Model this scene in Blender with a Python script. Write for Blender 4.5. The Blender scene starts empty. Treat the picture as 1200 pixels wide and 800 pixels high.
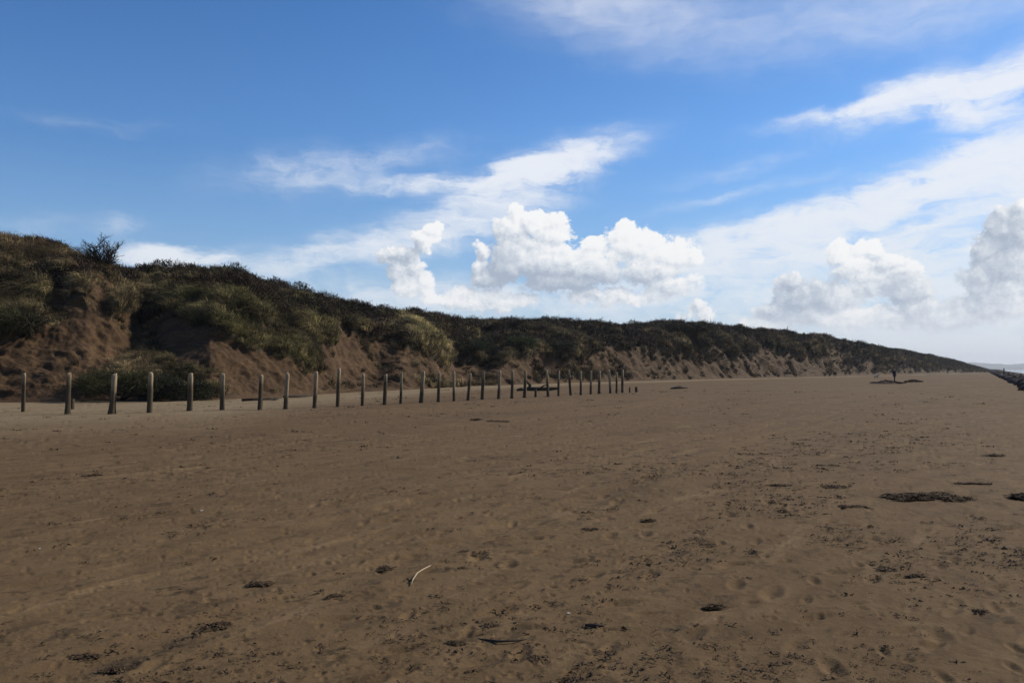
import bpy, math, random
import numpy as np
from mathutils import Vector

random.seed(7)
RNG = np.random.default_rng(11)
S = bpy.context.scene
COL = S.collection
PI = math.pi

# ------------------------------------------------------------------ camera
F, CX, CY, HOR, CH = 970.0, 600.0, 400.0, 433.0, 1.6
PITCH = math.atan((HOR - CY) / F)
cd = bpy.data.cameras.new('camera')
cam = bpy.data.objects.new('camera', cd)
COL.objects.link(cam)
cd.sensor_width = 36.0
cd.lens = F / 1200.0 * 36.0
cd.clip_start = 0.1
cd.clip_end = 60000
cam.location = (0, 0, CH)
cam.rotation_euler = (PI / 2 + PITCH, 0, 0)
S.camera = cam


def ray(x, y):
    """survey helper: bearing of a point, per metre of depth (Y)"""
    a = (np.asarray(x, float) - CX) / F
    b = -(np.asarray(y, float) - CY) / F
    Y = math.cos(PITCH) - b * math.sin(PITCH)
    Z = math.sin(PITCH) + b * math.cos(PITCH)
    return a / Y, Z / Y


def project(P):
    X, Y, Z = P[..., 0], P[..., 1], P[..., 2] - CH
    c, s = math.cos(PITCH), math.sin(PITCH)
    fwd = Y * c + Z * s
    up = -Y * s + Z * c
    return CX + F * X / fwd, CY - F * up / fwd


def gpt(x, y, z=0.0):
    u, v = ray(x, y)
    d = (z - CH) / v
    return Vector((float(u * d), float(d), z))


def at_depth(x, y, d):
    u, v = ray(x, y)
    return Vector((float(u * d), float(d), float(CH + v * d)))


# ------------------------------------------------------------------ noise
def _h(i, j, k=0):
    n = (i.astype(np.int64) * 374761393 + j.astype(np.int64) * 668265263 + np.int64(k) * 2147483647 + 12345) & 0xffffffff
    n = ((n ^ (n >> 13)) * 1274126177) & 0xffffffff
    n = ((n ^ (n >> 16)) * 2246822519) & 0xffffffff
    return ((n ^ (n >> 15)) & 0xffffff) / float(0xffffff)


def vnoise(x, y, k=0):
    i = np.floor(x); j = np.floor(y)
    fx = x - i; fy = y - j
    fx = fx * fx * fx * (fx * (fx * 6 - 15) + 10)
    fy = fy * fy * fy * (fy * (fy * 6 - 15) + 10)
    i = i.astype(np.int64); j = j.astype(np.int64)
    a = _h(i, j, k); b = _h(i + 1, j, k); c = _h(i, j + 1, k); d = _h(i + 1, j + 1, k)
    return (a * (1 - fx) + b * fx) * (1 - fy) + (c * (1 - fx) + d * fx) * fy


def fbm(x, y, o=4, k=0, g=0.5):
    s = 0; a = 1; t = 0
    for n in range(o):
        s = s + a * (vnoise(x, y, k + n * 7) * 2 - 1)
        t += a; a *= g
        x = x * 2.03 + 17.3; y = y * 2.03 + 5.1
    return s / t


def sstep(a, b, x):
    t = np.clip((x - a) / (b - a), 0, 1)
    return t * t * (3 - 2 * t)


# ------------------------------------------------------------------ tags
def tag(o, label=None, cat=None, group=None, kind=None):
    if label: o['label'] = label
    if cat: o['category'] = cat
    if group: o['group'] = group
    if kind: o['kind'] = kind
    return o


def empty(name, loc, rz=0.0):
    o = bpy.data.objects.new(name, None)
    COL.objects.link(o)
    o.location = loc
    o.rotation_euler = (0, 0, rz)
    o.empty_display_size = 0.3
    return o


def mesh_np(name, V, quads=None, tris=None, mat=None, parent=None, smooth=True, attrs=None):
    me = bpy.data.meshes.new(name)
    V = np.asarray(V, np.float32).reshape(-1, 3)
    nq = 0 if quads is None else len(quads)
    nt = 0 if tris is None else len(tris)
    me.vertices.add(len(V)); me.vertices.foreach_set('co', V.ravel())
    li = []
    if nq: li.append(np.asarray(quads, np.int32).ravel())
    if nt: li.append(np.asarray(tris, np.int32).ravel())
    li = np.concatenate(li)
    me.loops.add(len(li)); me.loops.foreach_set('vertex_index', li)
    me.polygons.add(nq + nt)
    ls = np.concatenate([np.arange(nq) * 4, nq * 4 + np.arange(nt) * 3]).astype(np.int32)
    me.polygons.foreach_set('loop_start', ls)
    try:
        me.polygons.foreach_set('loop_total', np.concatenate([np.full(nq, 4), np.full(nt, 3)]).astype(np.int32))
    except Exception:
        pass
    me.polygons.foreach_set('use_smooth', np.full(nq + nt, smooth, bool))
    me.update(calc_edges=True)
    if attrs:
        for k, a in attrs.items():
            a = np.asarray(a, np.float32)
            if a.ndim == 1:
                at = me.attributes.new(k, 'FLOAT', 'POINT'); at.data.foreach_set('value', a)
            else:
                if a.shape[1] == 3: a = np.concatenate([a, np.ones((len(a), 1), np.float32)], 1)
                at = me.attributes.new(k, 'FLOAT_COLOR', 'POINT'); at.data.foreach_set('color', a.ravel())
    if mat: me.materials.append(mat)
    o = bpy.data.objects.new(name, me)
    COL.objects.link(o)
    if parent: o.parent = parent
    return o


def grid_quads(nr, nc):
    i = np.arange(nr - 1)[:, None] * nc + np.arange(nc - 1)[None, :]
    i = i.ravel()
    return np.stack([i, i + 1, i + nc + 1, i + nc], 1)


# ------------------------------------------------------------------ node helper
class NT:
    def __init__(s, t): s.t = t; s.L = t.links

    def _in(s, n, i, v):
        if v is None: return
        if isinstance(v, bpy.types.NodeSocket): s.L.new(v, n.inputs[i])
        else: n.inputs[i].default_value = v

    def n(s, typ, **kw):
        n = s.t.nodes.new(typ)
        for k, v in kw.items(): setattr(n, k, v)
        return n

    def m(s, op, a, b=None, c=None, clamp=False):
        n = s.n('ShaderNodeMath', operation=op, use_clamp=clamp)
        s._in(n, 0, a); s._in(n, 1, b); s._in(n, 2, c)
        return n.outputs[0]

    def v(s, op, a, b=None, out=0):
        n = s.n('ShaderNodeVectorMath', operation=op)
        s._in(n, 0, a); s._in(n, 1, b)
        return n.outputs[out]

    def noise(s, vec, scale, detail=4, rough=0.5, dist=0.0, col=False, lac=2.0, dim='3D'):
        n = s.n('ShaderNodeTexNoise', noise_dimensions=dim)
        s._in(n, 'Vector', vec); n.inputs['Scale'].default_value = scale
        n.inputs['Detail'].default_value = detail; n.inputs['Roughness'].default_value = rough
        n.inputs['Distortion'].default_value = dist; n.inputs['Lacunarity'].default_value = lac
        return n.outputs['Color' if col else 'Fac']

    def map(s, val, a, b, c=0.0, d=1.0, smooth=False):
        n = s.n('ShaderNodeMapRange')
        if smooth: n.interpolation_type = 'SMOOTHSTEP'
        s._in(n, 0, val)
        for i, q in enumerate((a, b, c, d)): s._in(n, i + 1, q)
        return n.outputs[0]

    def mix(s, f, a, b, blend='MIX'):
        n = s.n('ShaderNodeMix', data_type='RGBA', blend_type=blend)
        s._in(n, 0, f)
        for i, q in ((6, a), (7, b)):
            if isinstance(q, tuple): q = tuple(q) + (1,) if len(q) == 3 else q
            s._in(n, i, q)
        return n.outputs[2]

    def vecmap(s, vec, loc=(0, 0, 0), rot=(0, 0, 0), sc=(1, 1, 1)):
        n = s.n('ShaderNodeMapping')
        s._in(n, 0, vec)
        n.inputs['Location'].default_value = loc; n.inputs['Rotation'].default_value = rot; n.inputs['Scale'].default_value = sc
        return n.outputs[0]


def along_shore(k, vec, sc):
    return k.vecmap(k.vecmap(vec, rot=(0, 0, math.radians(30))), sc=sc)


def new_mat(name):
    m = bpy.data.materials.new(name); m.use_nodes = True
    nt = m.node_tree; nt.nodes.clear()
    k = NT(nt)
    out = k.n('ShaderNodeOutputMaterial')
    p = k.n('ShaderNodeBsdfPrincipled')
    nt.links.new(p.outputs[0], out.inputs[0])
    p.inputs['Roughness'].default_value = 0.9
    p.inputs['Specular IOR Level'].default_value = 0.15
    return m, k, p, out


def simple_mat(name, ca, cb, scale=8.0, rough=0.9, bump=0.0, coord='Object'):
    m, k, p, out = new_mat(name)
    tc = k.n('ShaderNodeTexCoord').outputs[coord]
    f = k.noise(tc, scale, 5, 0.6)
    k.L.new(k.mix(k.map(f, 0.3, 0.7), ca, cb), p.inputs['Base Color'])
    p.inputs['Roughness'].default_value = rough
    if bump:
        b = k.n('ShaderNodeBump'); b.inputs['Strength'].default_value = bump; b.inputs['Distance'].default_value = 0.02
        k.L.new(k.noise(tc, scale * 3, 5, 0.65), b.inputs['Height']); k.L.new(b.outputs[0], p.inputs['Normal'])
    return m


# ------------------------------------------------------------------ world
SUN_AZ, SUN_EL = math.radians(60), math.radians(33)
W = bpy.data.worlds.new('World'); S.world = W; W.use_nodes = True
wt = W.node_tree; wt.nodes.clear()
K = NT(wt)
wout = K.n('ShaderNodeOutputWorld')
sky = K.n('ShaderNodeTexSky', sky_type='NISHITA', sun_disc=False)
sky.sun_elevation = SUN_EL; sky.sun_rotation = SUN_AZ
sky.altitude = 0; sky.air_density = 1.0; sky.dust_density = 0.3; sky.ozone_density = 2.0
tcw = K.n('ShaderNodeTexCoord').outputs['Generated']
sep = K.n('ShaderNodeSeparateXYZ'); wt.links.new(tcw, sep.inputs[0])
az = K.m('MULTIPLY', K.m('ARCTAN2', sep.outputs[0], sep.outputs[1]), 180 / PI)
el = K.m('MULTIPLY', K.m('ARCSINE', sep.outputs[2]), 180 / PI)
cmb = K.n('ShaderNodeCombineXYZ'); wt.links.new(az, cmb.inputs[0]); wt.links.new(el, cmb.inputs[1])
AE = cmb.outputs[0]


def aedeg(x, y):
    u, v = ray(x, y)
    a = math.atan(float(u))
    e = math.atan(float(v) * math.cos(a))
    return math.degrees(a), math.degrees(e), 16.93 / math.cos(a) ** 2, 16.93 / math.cos(a)


# --- cumulus field (a node group evaluated at the view direction and a step towards the sun)
CUM = [
    (507, 268, 13, 12), (497, 282, 17, 12), (470, 298, 24, 11), (455, 302, 16, 8), (483, 312, 18, 14), (492, 332, 20, 16), (476, 330, 18, 20), (502, 344, 16, 10),
    (563, 291, 10, 10), (560, 310, 12, 18), (572, 330, 24, 16),
    (606, 250, 14, 12), (598, 268, 18, 20), (628, 262, 18, 16), (651, 260, 15, 11), (648, 278, 26, 18), (605, 298, 34, 30), (592, 312, 22, 20),
    (640, 305, 50, 28), (690, 312, 60, 26), (700, 285, 22, 14), (733, 272, 22, 16), (750, 285, 34, 24), (785, 298, 34, 18), (815, 302, 16, 12), (760, 318, 50, 18), (660, 330, 60, 14),
    (540, 352, 36, 14), (585, 352, 50, 14), (512, 350, 24, 10), (720, 348, 70, 10), (790, 335, 40, 14),
    (1018, 292, 26, 12), (1040, 306, 24, 16), (1000, 312, 30, 20), (1025, 330, 48, 22), (925, 330, 16, 12), (935, 350, 34, 24), (905, 366, 26, 14), (975, 350, 44, 22),
    (1068, 340, 36, 20), (1080, 360, 40, 20), (1010, 372, 90, 18), (960, 372, 60, 16),
    (1196, 246, 18, 12), (1172, 262, 24, 18), (1200, 270, 40, 30), (1160, 290, 26, 26), (1190, 310, 50, 36), (1150, 330, 30, 30), (1165, 358, 50, 24),
    (815, 360, 14, 9), (826, 368, 14, 9), (803, 368, 12, 8),
    (1180, 350, 60, 34), (1110, 372, 80, 24), (880, 384, 60, 16), (1060, 322, 26, 18), (985, 296, 24, 16), (470, 318, 22, 14),
]
def field_group(blobs):
    g = bpy.data.node_groups.new('CumulusField', 'ShaderNodeTree')
    g.interface.new_socket('P', in_out='INPUT', socket_type='NodeSocketVector')
    g.interface.new_socket('F', in_out='OUTPUT', socket_type='NodeSocketFloat')
    g.interface.new_socket('Body', in_out='OUTPUT', socket_type='NodeSocketFloat')
    G = NT(g)
    gi = G.n('NodeGroupInput'); go = G.n('NodeGroupOutput')
    P0 = gi.outputs[0]
    w1 = G.v('SUBTRACT', G.noise(P0, 0.55, 1, 0.5, col=True, dim='2D'), (0.5, 0.5, 0.5))
    w2 = G.v('SUBTRACT', G.noise(P0, 1.9, 3, 0.6, col=True, dim='2D'), (0.5, 0.5, 0.5))
    sc1 = G.v('MULTIPLY', w1, (1.3, 1.1, 0)); sc2 = G.v('MULTIPLY', w2, (0.62, 0.55, 0))
    P1 = G.v('ADD', P0, G.v('ADD', sc1, sc2))
    acc = None
    for (x, y, rx, ry) in blobs:
        a, e, kx, ky = aedeg(x, y)
        d = G.v('MULTIPLY', G.v('SUBTRACT', P1, (a, e, 0)), (kx / (rx * 1.05), ky / (ry * 1.05), 0))
        f = G.m('SUBTRACT', 1.0, G.v('LENGTH', d, out=1))
        if acc is None: acc = f
        else:
            n = G.n('ShaderNodeMath', operation='SMOOTH_MAX'); G._in(n, 0, acc); G._in(n, 1, f); n.inputs[2].default_value = 0.12
            acc = n.outputs[0]
    acc = G.m('MINIMUM', acc, 0.75)
    g.links.new(acc, go.inputs[1])
    for scl, amp in ((0.8, 0.36), (1.8, 0.22), (4.2, 0.12)):
        vn = G.n('ShaderNodeTexVoronoi', voronoi_dimensions='2D')
        G._in(vn, 'Vector', G.v('ADD', P0, sc2)); vn.inputs['Scale'].default_value = scl
        dd_ = vn.outputs['Distance']
        acc = G.m('ADD', acc, G.m('MULTIPLY', G.m('SUBTRACT', 0.22, G.m('MULTIPLY', dd_, dd_)), amp))
    wsp = G.noise(G.v('MULTIPLY', P0, (1.0, 1.3, 1)), 3.2, 4, 0.68, dim='2D')
    acc = G.m('ADD', acc, G.m('MULTIPLY', G.m('SUBTRACT', wsp, 0.5), 0.42))
    g.links.new(acc, go.inputs[0])
    return g


back = K.map(az, 12, 26, 0, 1, True)
shade_c = K.mix(back, (4.9, 5.4, 6.2), (5.0, 5.6, 6.6))


# the thick bodies and flat bases that the sun does not reach (x, y, rx, ry, depth)
BODY = [
    (584, 308, 22, 32, 0.75), (610, 290, 18, 16, 0.3), (620, 330, 66, 15, 0.95), (690, 334, 80, 13, 1.0), (455, 306, 30, 18, 0.9), (480, 296, 14, 12, 0.5), (478, 315, 12, 14, 0.35), (740, 312, 50, 10, 0.22), (650, 290, 14, 24, 0.2), (815, 364, 26, 16, 0.6), (565, 335, 16, 16, 0.12),
    (925, 340, 34, 28, 1.1), (915, 368, 40, 16, 0.7), (960, 350, 30, 16, 0.5), (1062, 342, 36, 26, 0.9), (1100, 372, 60, 18, 0.5), (1000, 322, 30, 12, 0.2), (1030, 306, 8, 10, 0.3), (1165, 290, 30, 44, 0.75), (1195, 300, 40, 50, 0.6), (1140, 340, 26, 26, 0.4), (1180, 258, 24, 18, 0.5),
]


def cumulus_over(under, blobs, body):
    """the colour of the sky with this bank of heaped clouds in front of it"""
    g = field_group(blobs)

    def ev(vec):
        n = K.n('ShaderNodeGroup'); n.node_tree = g
        K._in(n, 0, vec)
        return n.outputs
    o0 = ev(AE); f0 = o0[0]; b0 = o0[1]
    f1 = ev(K.v('ADD', AE, (0.26, 0.32, 0)))[0]
    b2 = ev(K.v('ADD', AE, (1.15, 1.0, 0)))[1]
    soft = K.map(el, 2.5, 8.0, 0.48, 0.24)
    c_alpha = K.map(f0, 0.0, soft, 0, 1, True)
    grad = K.m('SUBTRACT', f0, f1)
    macro = K.m('SUBTRACT', b0, b2)
    wn = K.noise(AE, 1.0, 4, 0.6, col=True, dim='2D')
    wq = K.v('ADD', AE, K.v('MULTIPLY', K.v('SUBTRACT', wn, (0.5, 0.5, 0.5)), (1.5, 1.1, 0)))
    sh = None
    for (x, y, rx, ry, st) in body:
        a, e, kx, ky = aedeg(x, y)
        d = K.v('MULTIPLY', K.v('SUBTRACT', wq, (a, e, 0)), (kx / (rx * 1.25), ky / (ry * 1.25), 0))
        gs = K.m('MULTIPLY', K.m('EXPONENT', K.m('MULTIPLY', K.v('DOT_PRODUCT', d, d, out=1), -1.0)), st)
        sh = gs if sh is None else K.m('ADD', sh, gs)
    sh = K.m('SUBTRACT', 1.0, K.m('EXPONENT', K.m('MULTIPLY', sh, -1.1)))
    # light reaching each part: towards the sun bright, thick bodies grey, billows modelled
    L_ = K.m('ADD', 0.86, K.m('MULTIPLY', K.m('MINIMUM', macro, 0.15), 0.35))
    L_ = K.m('ADD', L_, K.m('MULTIPLY', grad, 0.55))
    L_ = K.m('SUBTRACT', L_, K.m('MULTIPLY', sh, 0.86))
    L_ = K.m('ADD', L_, K.m('MULTIPLY', K.m('SUBTRACT', K.noise(AE, 2.2, 4, 0.62, dim='2D'), 0.5), 0.38))
    ramp = K.n('ShaderNodeValToRGB')
    cr_ = ramp.color_ramp
    cr_.elements[0].position = 0.0; cr_.elements[0].color = (0.40, 0.47, 0.58, 1)
    cr_.elements[1].position = 1.0; cr_.elements[1].color = (0.97, 0.975, 0.98, 1)
    for p_, c_ in ((0.30, (0.56, 0.62, 0.71, 1)), (0.60, (0.78, 0.82, 0.87, 1)), (0.82, (0.93, 0.94, 0.955, 1))):
        e_ = cr_.elements.new(p_); e_.color = c_
    wt.links.new(L_, ramp.inputs[0])
    sc_ = K.n('ShaderNodeVectorMath', operation='SCALE'); wt.links.new(ramp.outputs[0], sc_.inputs[0]); sc_.inputs['Scale'].default_value = 9.9
    return K.mix(c_alpha, under, sc_.outputs[0])


# --- cirrus and veils: (x, y, half length, half width, slope deg, strength, sharp)
CIR = [
    (655, 189, 64, 17, 14, 1.15), (598, 210, 76, 12, 18, 0.95), (560, 208, 90, 8, 6, 0.9), (200, 302, 50, 9, 0, 3.2), (455, 213, 60, 7, 2, 0.42), (420, 190, 110, 16, 10, 0.34), (330, 205, 60, 22, 4, 0.24),
    (560, 252, 100, 22, 22, 0.8), (430, 290, 130, 17, 12, 0.68), (345, 308, 90, 14, 8, 0.32),
    (1018, 122, 90, 7, 7, 1.1), (1105, 105, 110, 15, 9, 1.3), (1205, 88, 100, 20, 14, 1.3), (1165, 128, 60, 10, 3, 0.6),
    (1130, 208, 160, 24, 16, 1.4), (1010, 242, 150, 18, 17, 1.05), (890, 268, 110, 14, 14, 0.75), (1230, 195, 100, 40, 12, 1.2), (870, 225, 90, 7, 10, 0.34),
    (1110, 262, 110, 9, 12, 0.8), (1120, 292, 150, 11, 4, 1.1), (940, 298, 150, 16, 6, 0.95), (830, 300, 110, 22, 2, 0.6), (700, 352, 220, 18, 0, 0.5), (900, 352, 200, 28, 0, 0.62), (1120, 365, 200, 44, 0, 1.0), (1140, 314, 120, 20, 0, 0.5),
    (690, -10, 100, 30, -4, 0.5), (960, 15, 250, 38, -4, 0.27), (1120, 0, 200, 40, 4, 0.30), (760, 40, 120, 30, -10, 0.26),
    (130, 268, 22, 8, 0, 0.32), (60, 262, 90, 12, 2, 0.20), (480, 352, 200, 20, 2, 0.6), (120, 145, 70, 7, 4, 0.2), (870, 195, 70, 10, 10, 0.28),
]
wv = K.v('SUBTRACT', K.noise(AE, 0.16, 2, 0.5, col=True, dim='2D'), (0.5, 0.5, 0.5))
wv2 = K.v('SUBTRACT', K.noise(K.vecmap(AE, rot=(0, 0, -0.22), sc=(0.35, 1.0, 1)), 0.9, 4, 0.6, col=True, dim='2D'), (0.5, 0.5, 0.5))
Q = K.v('ADD', AE, K.v('ADD', K.v('MULTIPLY', wv, (3.6, 1.7, 0)), K.v('MULTIPLY', wv2, (2.2, 1.1, 0))))
cir = None
for (x, y, rl, rw, sl, st) in CIR:
    a, e, kx, ky = aedeg(x, y)
    sl = math.radians(sl)
    d = K.v('SUBTRACT', Q, (a, e, 0))
    mp = K.n('ShaderNodeMapping', vector_type='POINT'); K._in(mp, 0, d)
    mp.inputs['Rotation'].default_value = (0, 0, -sl)
    d = K.v('MULTIPLY', mp.outputs[0], (kx / (rl * 1.15), ky / (rw * 1.15), 0))
    q = K.v('DOT_PRODUCT', d, d, out=1)
    gss = K.m('MULTIPLY', K.m('EXPONENT', K.m('MULTIPLY', q, -1.0)), st)
    cir = gss if cir is None else K.m('ADD', cir, gss)
stre = K.noise(K.vecmap(Q, rot=(0, 0, -0.2), sc=(0.22, 1.0, 1)), 1.1, 5, 0.62, dim='2D')
blot = K.noise(Q, 0.5, 4, 0.6, dim='2D')
tex = K.m('ADD', K.m('MULTIPLY', stre, 1.1), K.m('MULTIPLY', blot, 0.6))
tex = K.map(tex, 0.55, 1.12, 0.25, 1.35)
tex = K.m('ADD', K.m('MULTIPLY', tex, K.map(el, 16, 21, 1, 0.35)), K.map(el, 16, 21, 0, 0.55))
ca = K.m('MULTIPLY', cir, tex)
ca = K.m('SUBTRACT', 1.0, K.m('EXPONENT', K.m('MULTIPLY', K.m('POWER', ca, 1.5), -1.7)))
ca = K.m('MULTIPLY', ca, 0.95)
# base blue
hs = K.n('ShaderNodeHueSaturation'); hs.inputs['Saturation'].default_value = 1.12; hs.inputs['Value'].default_value = 1.0
wt.links.new(sky.outputs[0], hs.inputs['Color'])
base = K.mix(1.0, hs.outputs[0], K.mix(K.map(el, 4, 25), (0.84, 1.10, 1.40), (0.50, 0.86, 1.21)), 'MULTIPLY')
dim_ = K.map(el, 0, 16, 0.70, 1.0)
bv = K.n('ShaderNodeVectorMath', operation='SCALE'); wt.links.new(base, bv.inputs[0]); wt.links.new(dim_, bv.inputs['Scale'])
base = K.mix(K.map(el, 14, 0, 0, 0.55), bv.outputs[0], (3.6, 5.6, 8.6))
cirrus_col = K.mix(K.map(el, 3, 14), (8.1, 8.6, 9.2), (8.6, 8.95, 9.6))
c1 = K.mix(ca, base, cirrus_col)
# low horizon veil
veil = K.m('MULTIPLY', K.map(el, 4.6, 0.4, 0, 1, True), K.map(az, -5, 24, 0.35, 0.95, True))


def closure(colour):
    c = K.mix(veil, colour, (7.9, 8.15, 8.6))
    n = K.n('ShaderNodeBackground'); n.inputs['Strength'].default_value = 0.1
    wt.links.new(c, n.inputs['Color'])
    return n.outputs[0]


def choose(fac, a_, b_):
    n = K.n('ShaderNodeMixShader')
    wt.links.new(fac, n.inputs[0]); wt.links.new(a_, n.inputs[1]); wt.links.new(b_, n.inputs[2])
    return n.outputs[0]


# banks of cloud by bearing: west, middle, east; above them only the high cloud
az1 = aedeg(415, 300)[0]; az2 = aedeg(866, 330)[0]
bank_m = closure(cumulus_over(c1, [b for b in CUM if b[0] < 866], [b for b in BODY if b[0] < 866]))
bank_e = closure(cumulus_over(c1, [b for b in CUM if b[0] >= 866], [b for b in BODY if b[0] >= 866]))
banks = choose(K.m('GREATER_THAN', az, az1), closure(c1), choose(K.m('GREATER_THAN', az, az2), bank_m, bank_e))
front = choose(K.m('GREATER_THAN', el, 13.5), banks, closure(c1))
# behind the camera, unseen: broken cloud made dark grey to cut fill light
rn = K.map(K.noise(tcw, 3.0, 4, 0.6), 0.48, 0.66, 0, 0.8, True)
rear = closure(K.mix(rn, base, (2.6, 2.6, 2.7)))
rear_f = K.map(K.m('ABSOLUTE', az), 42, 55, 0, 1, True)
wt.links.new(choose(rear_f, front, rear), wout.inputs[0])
W.cycles.sampling_method = 'MANUAL'; W.cycles.sample_map_resolution = 512

# ------------------------------------------------------------------ sun
sl_ = bpy.data.lights.new('sun', 'SUN'); sl_.energy = 5.0; sl_.angle = math.radians(0.6); sl_.color = (1.0, 0.90, 0.74)
sun = bpy.data.objects.new('sun', sl_); COL.objects.link(sun)
dv = Vector((math.sin(SUN_AZ) * math.cos(SUN_EL), math.cos(SUN_AZ) * math.cos(SUN_EL), math.sin(SUN_EL)))
sun.rotation_euler = dv.to_track_quat('Z', 'Y').to_euler()
sun.location = (60, 30, 60)

# ------------------------------------------------------------------ layout of the shore
FOOT = [(-900, 500), (-300, 486), (-100, 476), (0, 472), (100, 470.5), (250, 469), (300, 466), (350, 463), (400, 460), (480, 456.5), (560, 452), (640, 449.3), (720, 447), (800, 445), (860, 443.5),
        (940, 441.7), (1010, 440.2), (1060, 439), (1100, 437.8), (1130, 437), (1150, 436.3), (1162, 435.9), (1175, 435.5)]
fx_ = np.array([f[0] for f in FOOT], float); fy_ = np.array([f[1] for f in FOOT], float)


def foot_depth(x):
    y = np.interp(x, fx_, fy_)
    u, v = ray(x, y)
    return -CH / v


# sea side: the line of the weed-covered stones
BA = np.array([37.0, 60.0]); BD = np.array([0.4970, 0.8677]); BN = np.array([0.8677, -0.4970])


def sea_q(X, Y):
    return (X - BA[0]) * BN[0] + (Y - BA[1]) * BN[1]


# ------------------------------------------------------------------ beach sheet
def dents(X, Y, cell, rx, ry, depth, dens, k, ang_mode=None):
    """hollows such as footprints: jittered cells with an elliptic dent and a raised lip"""
    out = np.zeros_like(X)
    ci = np.floor(X / cell).astype(np.int64); cj = np.floor(Y / cell).astype(np.int64)
    for di in (-1, 0, 1):
        for dj in (-1, 0, 1):
            i = ci + di; j = cj + dj
            px = (i + _h(i, j, k)) * cell; py = (j + _h(i, j, k + 1)) * cell
            on = _h(i, j, k + 2) < dens * (0.25 + 1.5 * sstep(0.42, 0.62, vnoise(px * 0.35, py * 0.22, k + 9)))
            an = _h(i, j, k + 3) * 1.3 + 0.2 if ang_mode is None else _h(i, j, k + 3) * 6.28
            sc = 0.6 + 0.8 * _h(i, j, k + 4)
            dx = X - px; dy = Y - py
            a = (dx * np.cos(an) + dy * np.sin(an)) / (rx * sc); b = (-dx * np.sin(an) + dy * np.cos(an)) / (ry * sc)
            r2 = a * a + b * b
            out += np.where(on, depth * sc * (-np.exp(-r2 * 1.3) + 0.24 * np.exp(-(np.sqrt(r2) - 1.5) ** 2 * 5)), 0)
    return out


def beach_base(X, Y):
    q = sea_q(X, Y)
    z = -3.2 * sstep(0, 26, q)
    z = z + 0.035 * fbm(X * 0.09, Y * 0.09, 3, 5) * sstep(3, 12, Y)
    return z


def build_beach():
    rr = []
    y = 470.0
    r = 1.2
    # radial rings: even steps of view angle in the near field
    ang = np.linspace(math.atan(CH / 1.3), math.atan(CH / 400), 760)
    R = CH / np.tan(ang)
    R = np.concatenate([np.linspace(0.05, 1.25, 8), R, np.geomspace(420, 30000, 26)])
    th = np.concatenate([np.linspace(-180, -44, 40, endpoint=False), np.linspace(-44, 44, 1250), np.linspace(44, 180, 40)[1:]])
    th = np.radians(th)
    T, RR = np.meshgrid(th, R)
    X = RR * np.sin(T); Y = RR * np.cos(T)
    Z = beach_base(X, Y)
    near = np.exp(-(RR / 45) ** 2)
    Z += near * (0.012 * fbm(X * 1.1, Y * 0.8, 4, 31) + 0.006 * fbm(X * 5, Y * 5, 4, 41) * (RR < 40))
    nn = RR < 70
    D = dents(X, Y, 0.50, 0.12, 0.045, 0.022, 0.40, 100) + dents(X, Y, 0.22, 0.035, 0.022, 0.011, 0.42, 200, 1) + dents(X, Y, 0.11, 0.018, 0.014, 0.006, 0.4, 260, 1) + dents(X, Y, 0.33, 0.08, 0.028, 0.016, 0.45, 300)
    # wheel and walking tracks that run with the shore
    c = X * BN[0] + Y * BN[1]
    al = X * BD[0] + Y * BD[1]
    for off, wdt, dep in ((-6.2, 0.16, 0.018), (-4.7, 0.16, 0.018), (-13.0, 0.15, 0.014), (-11.6, 0.15, 0.014), (2.4, 0.14, 0.012), (3.9, 0.14, 0.012)):
        cc = c - off - 0.5 * np.sin(al * 0.05 + off)
        D += -dep * np.exp(-(cc / wdt) ** 2) * (0.4 + 0.6 * vnoise(al * 0.8, off + 0 * al, 3)) + dep * 0.6 * np.exp(-((np.abs(cc) - wdt * 1.7) / (wdt * 0.5)) ** 2)
    Z += np.where(nn, D * np.exp(-(RR / 60) ** 4), 0)
    V = np.stack([X, Y, Z], -1)
    xp = CX + F * np.clip(X / np.maximum(Y, 0.1), -3, 3)
    fd = foot_depth(np.clip(xp, -900, 1175))
    back = (fd - Y)           # metres of beach between here and the dune foot
    dry = sstep(26, 7, back) * (Y > 1)
    o = mesh_np('beach', V, grid_quads(len(R), len(th)), mat=M_sand, attrs={'dry': dry.ravel(), 'dent': np.clip(-D * 30, 0, 1).ravel()})
    tag(o, 'broad brown damp sand beach marked with footprints and weed', 'beach', kind='structure')
    return o


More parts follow.
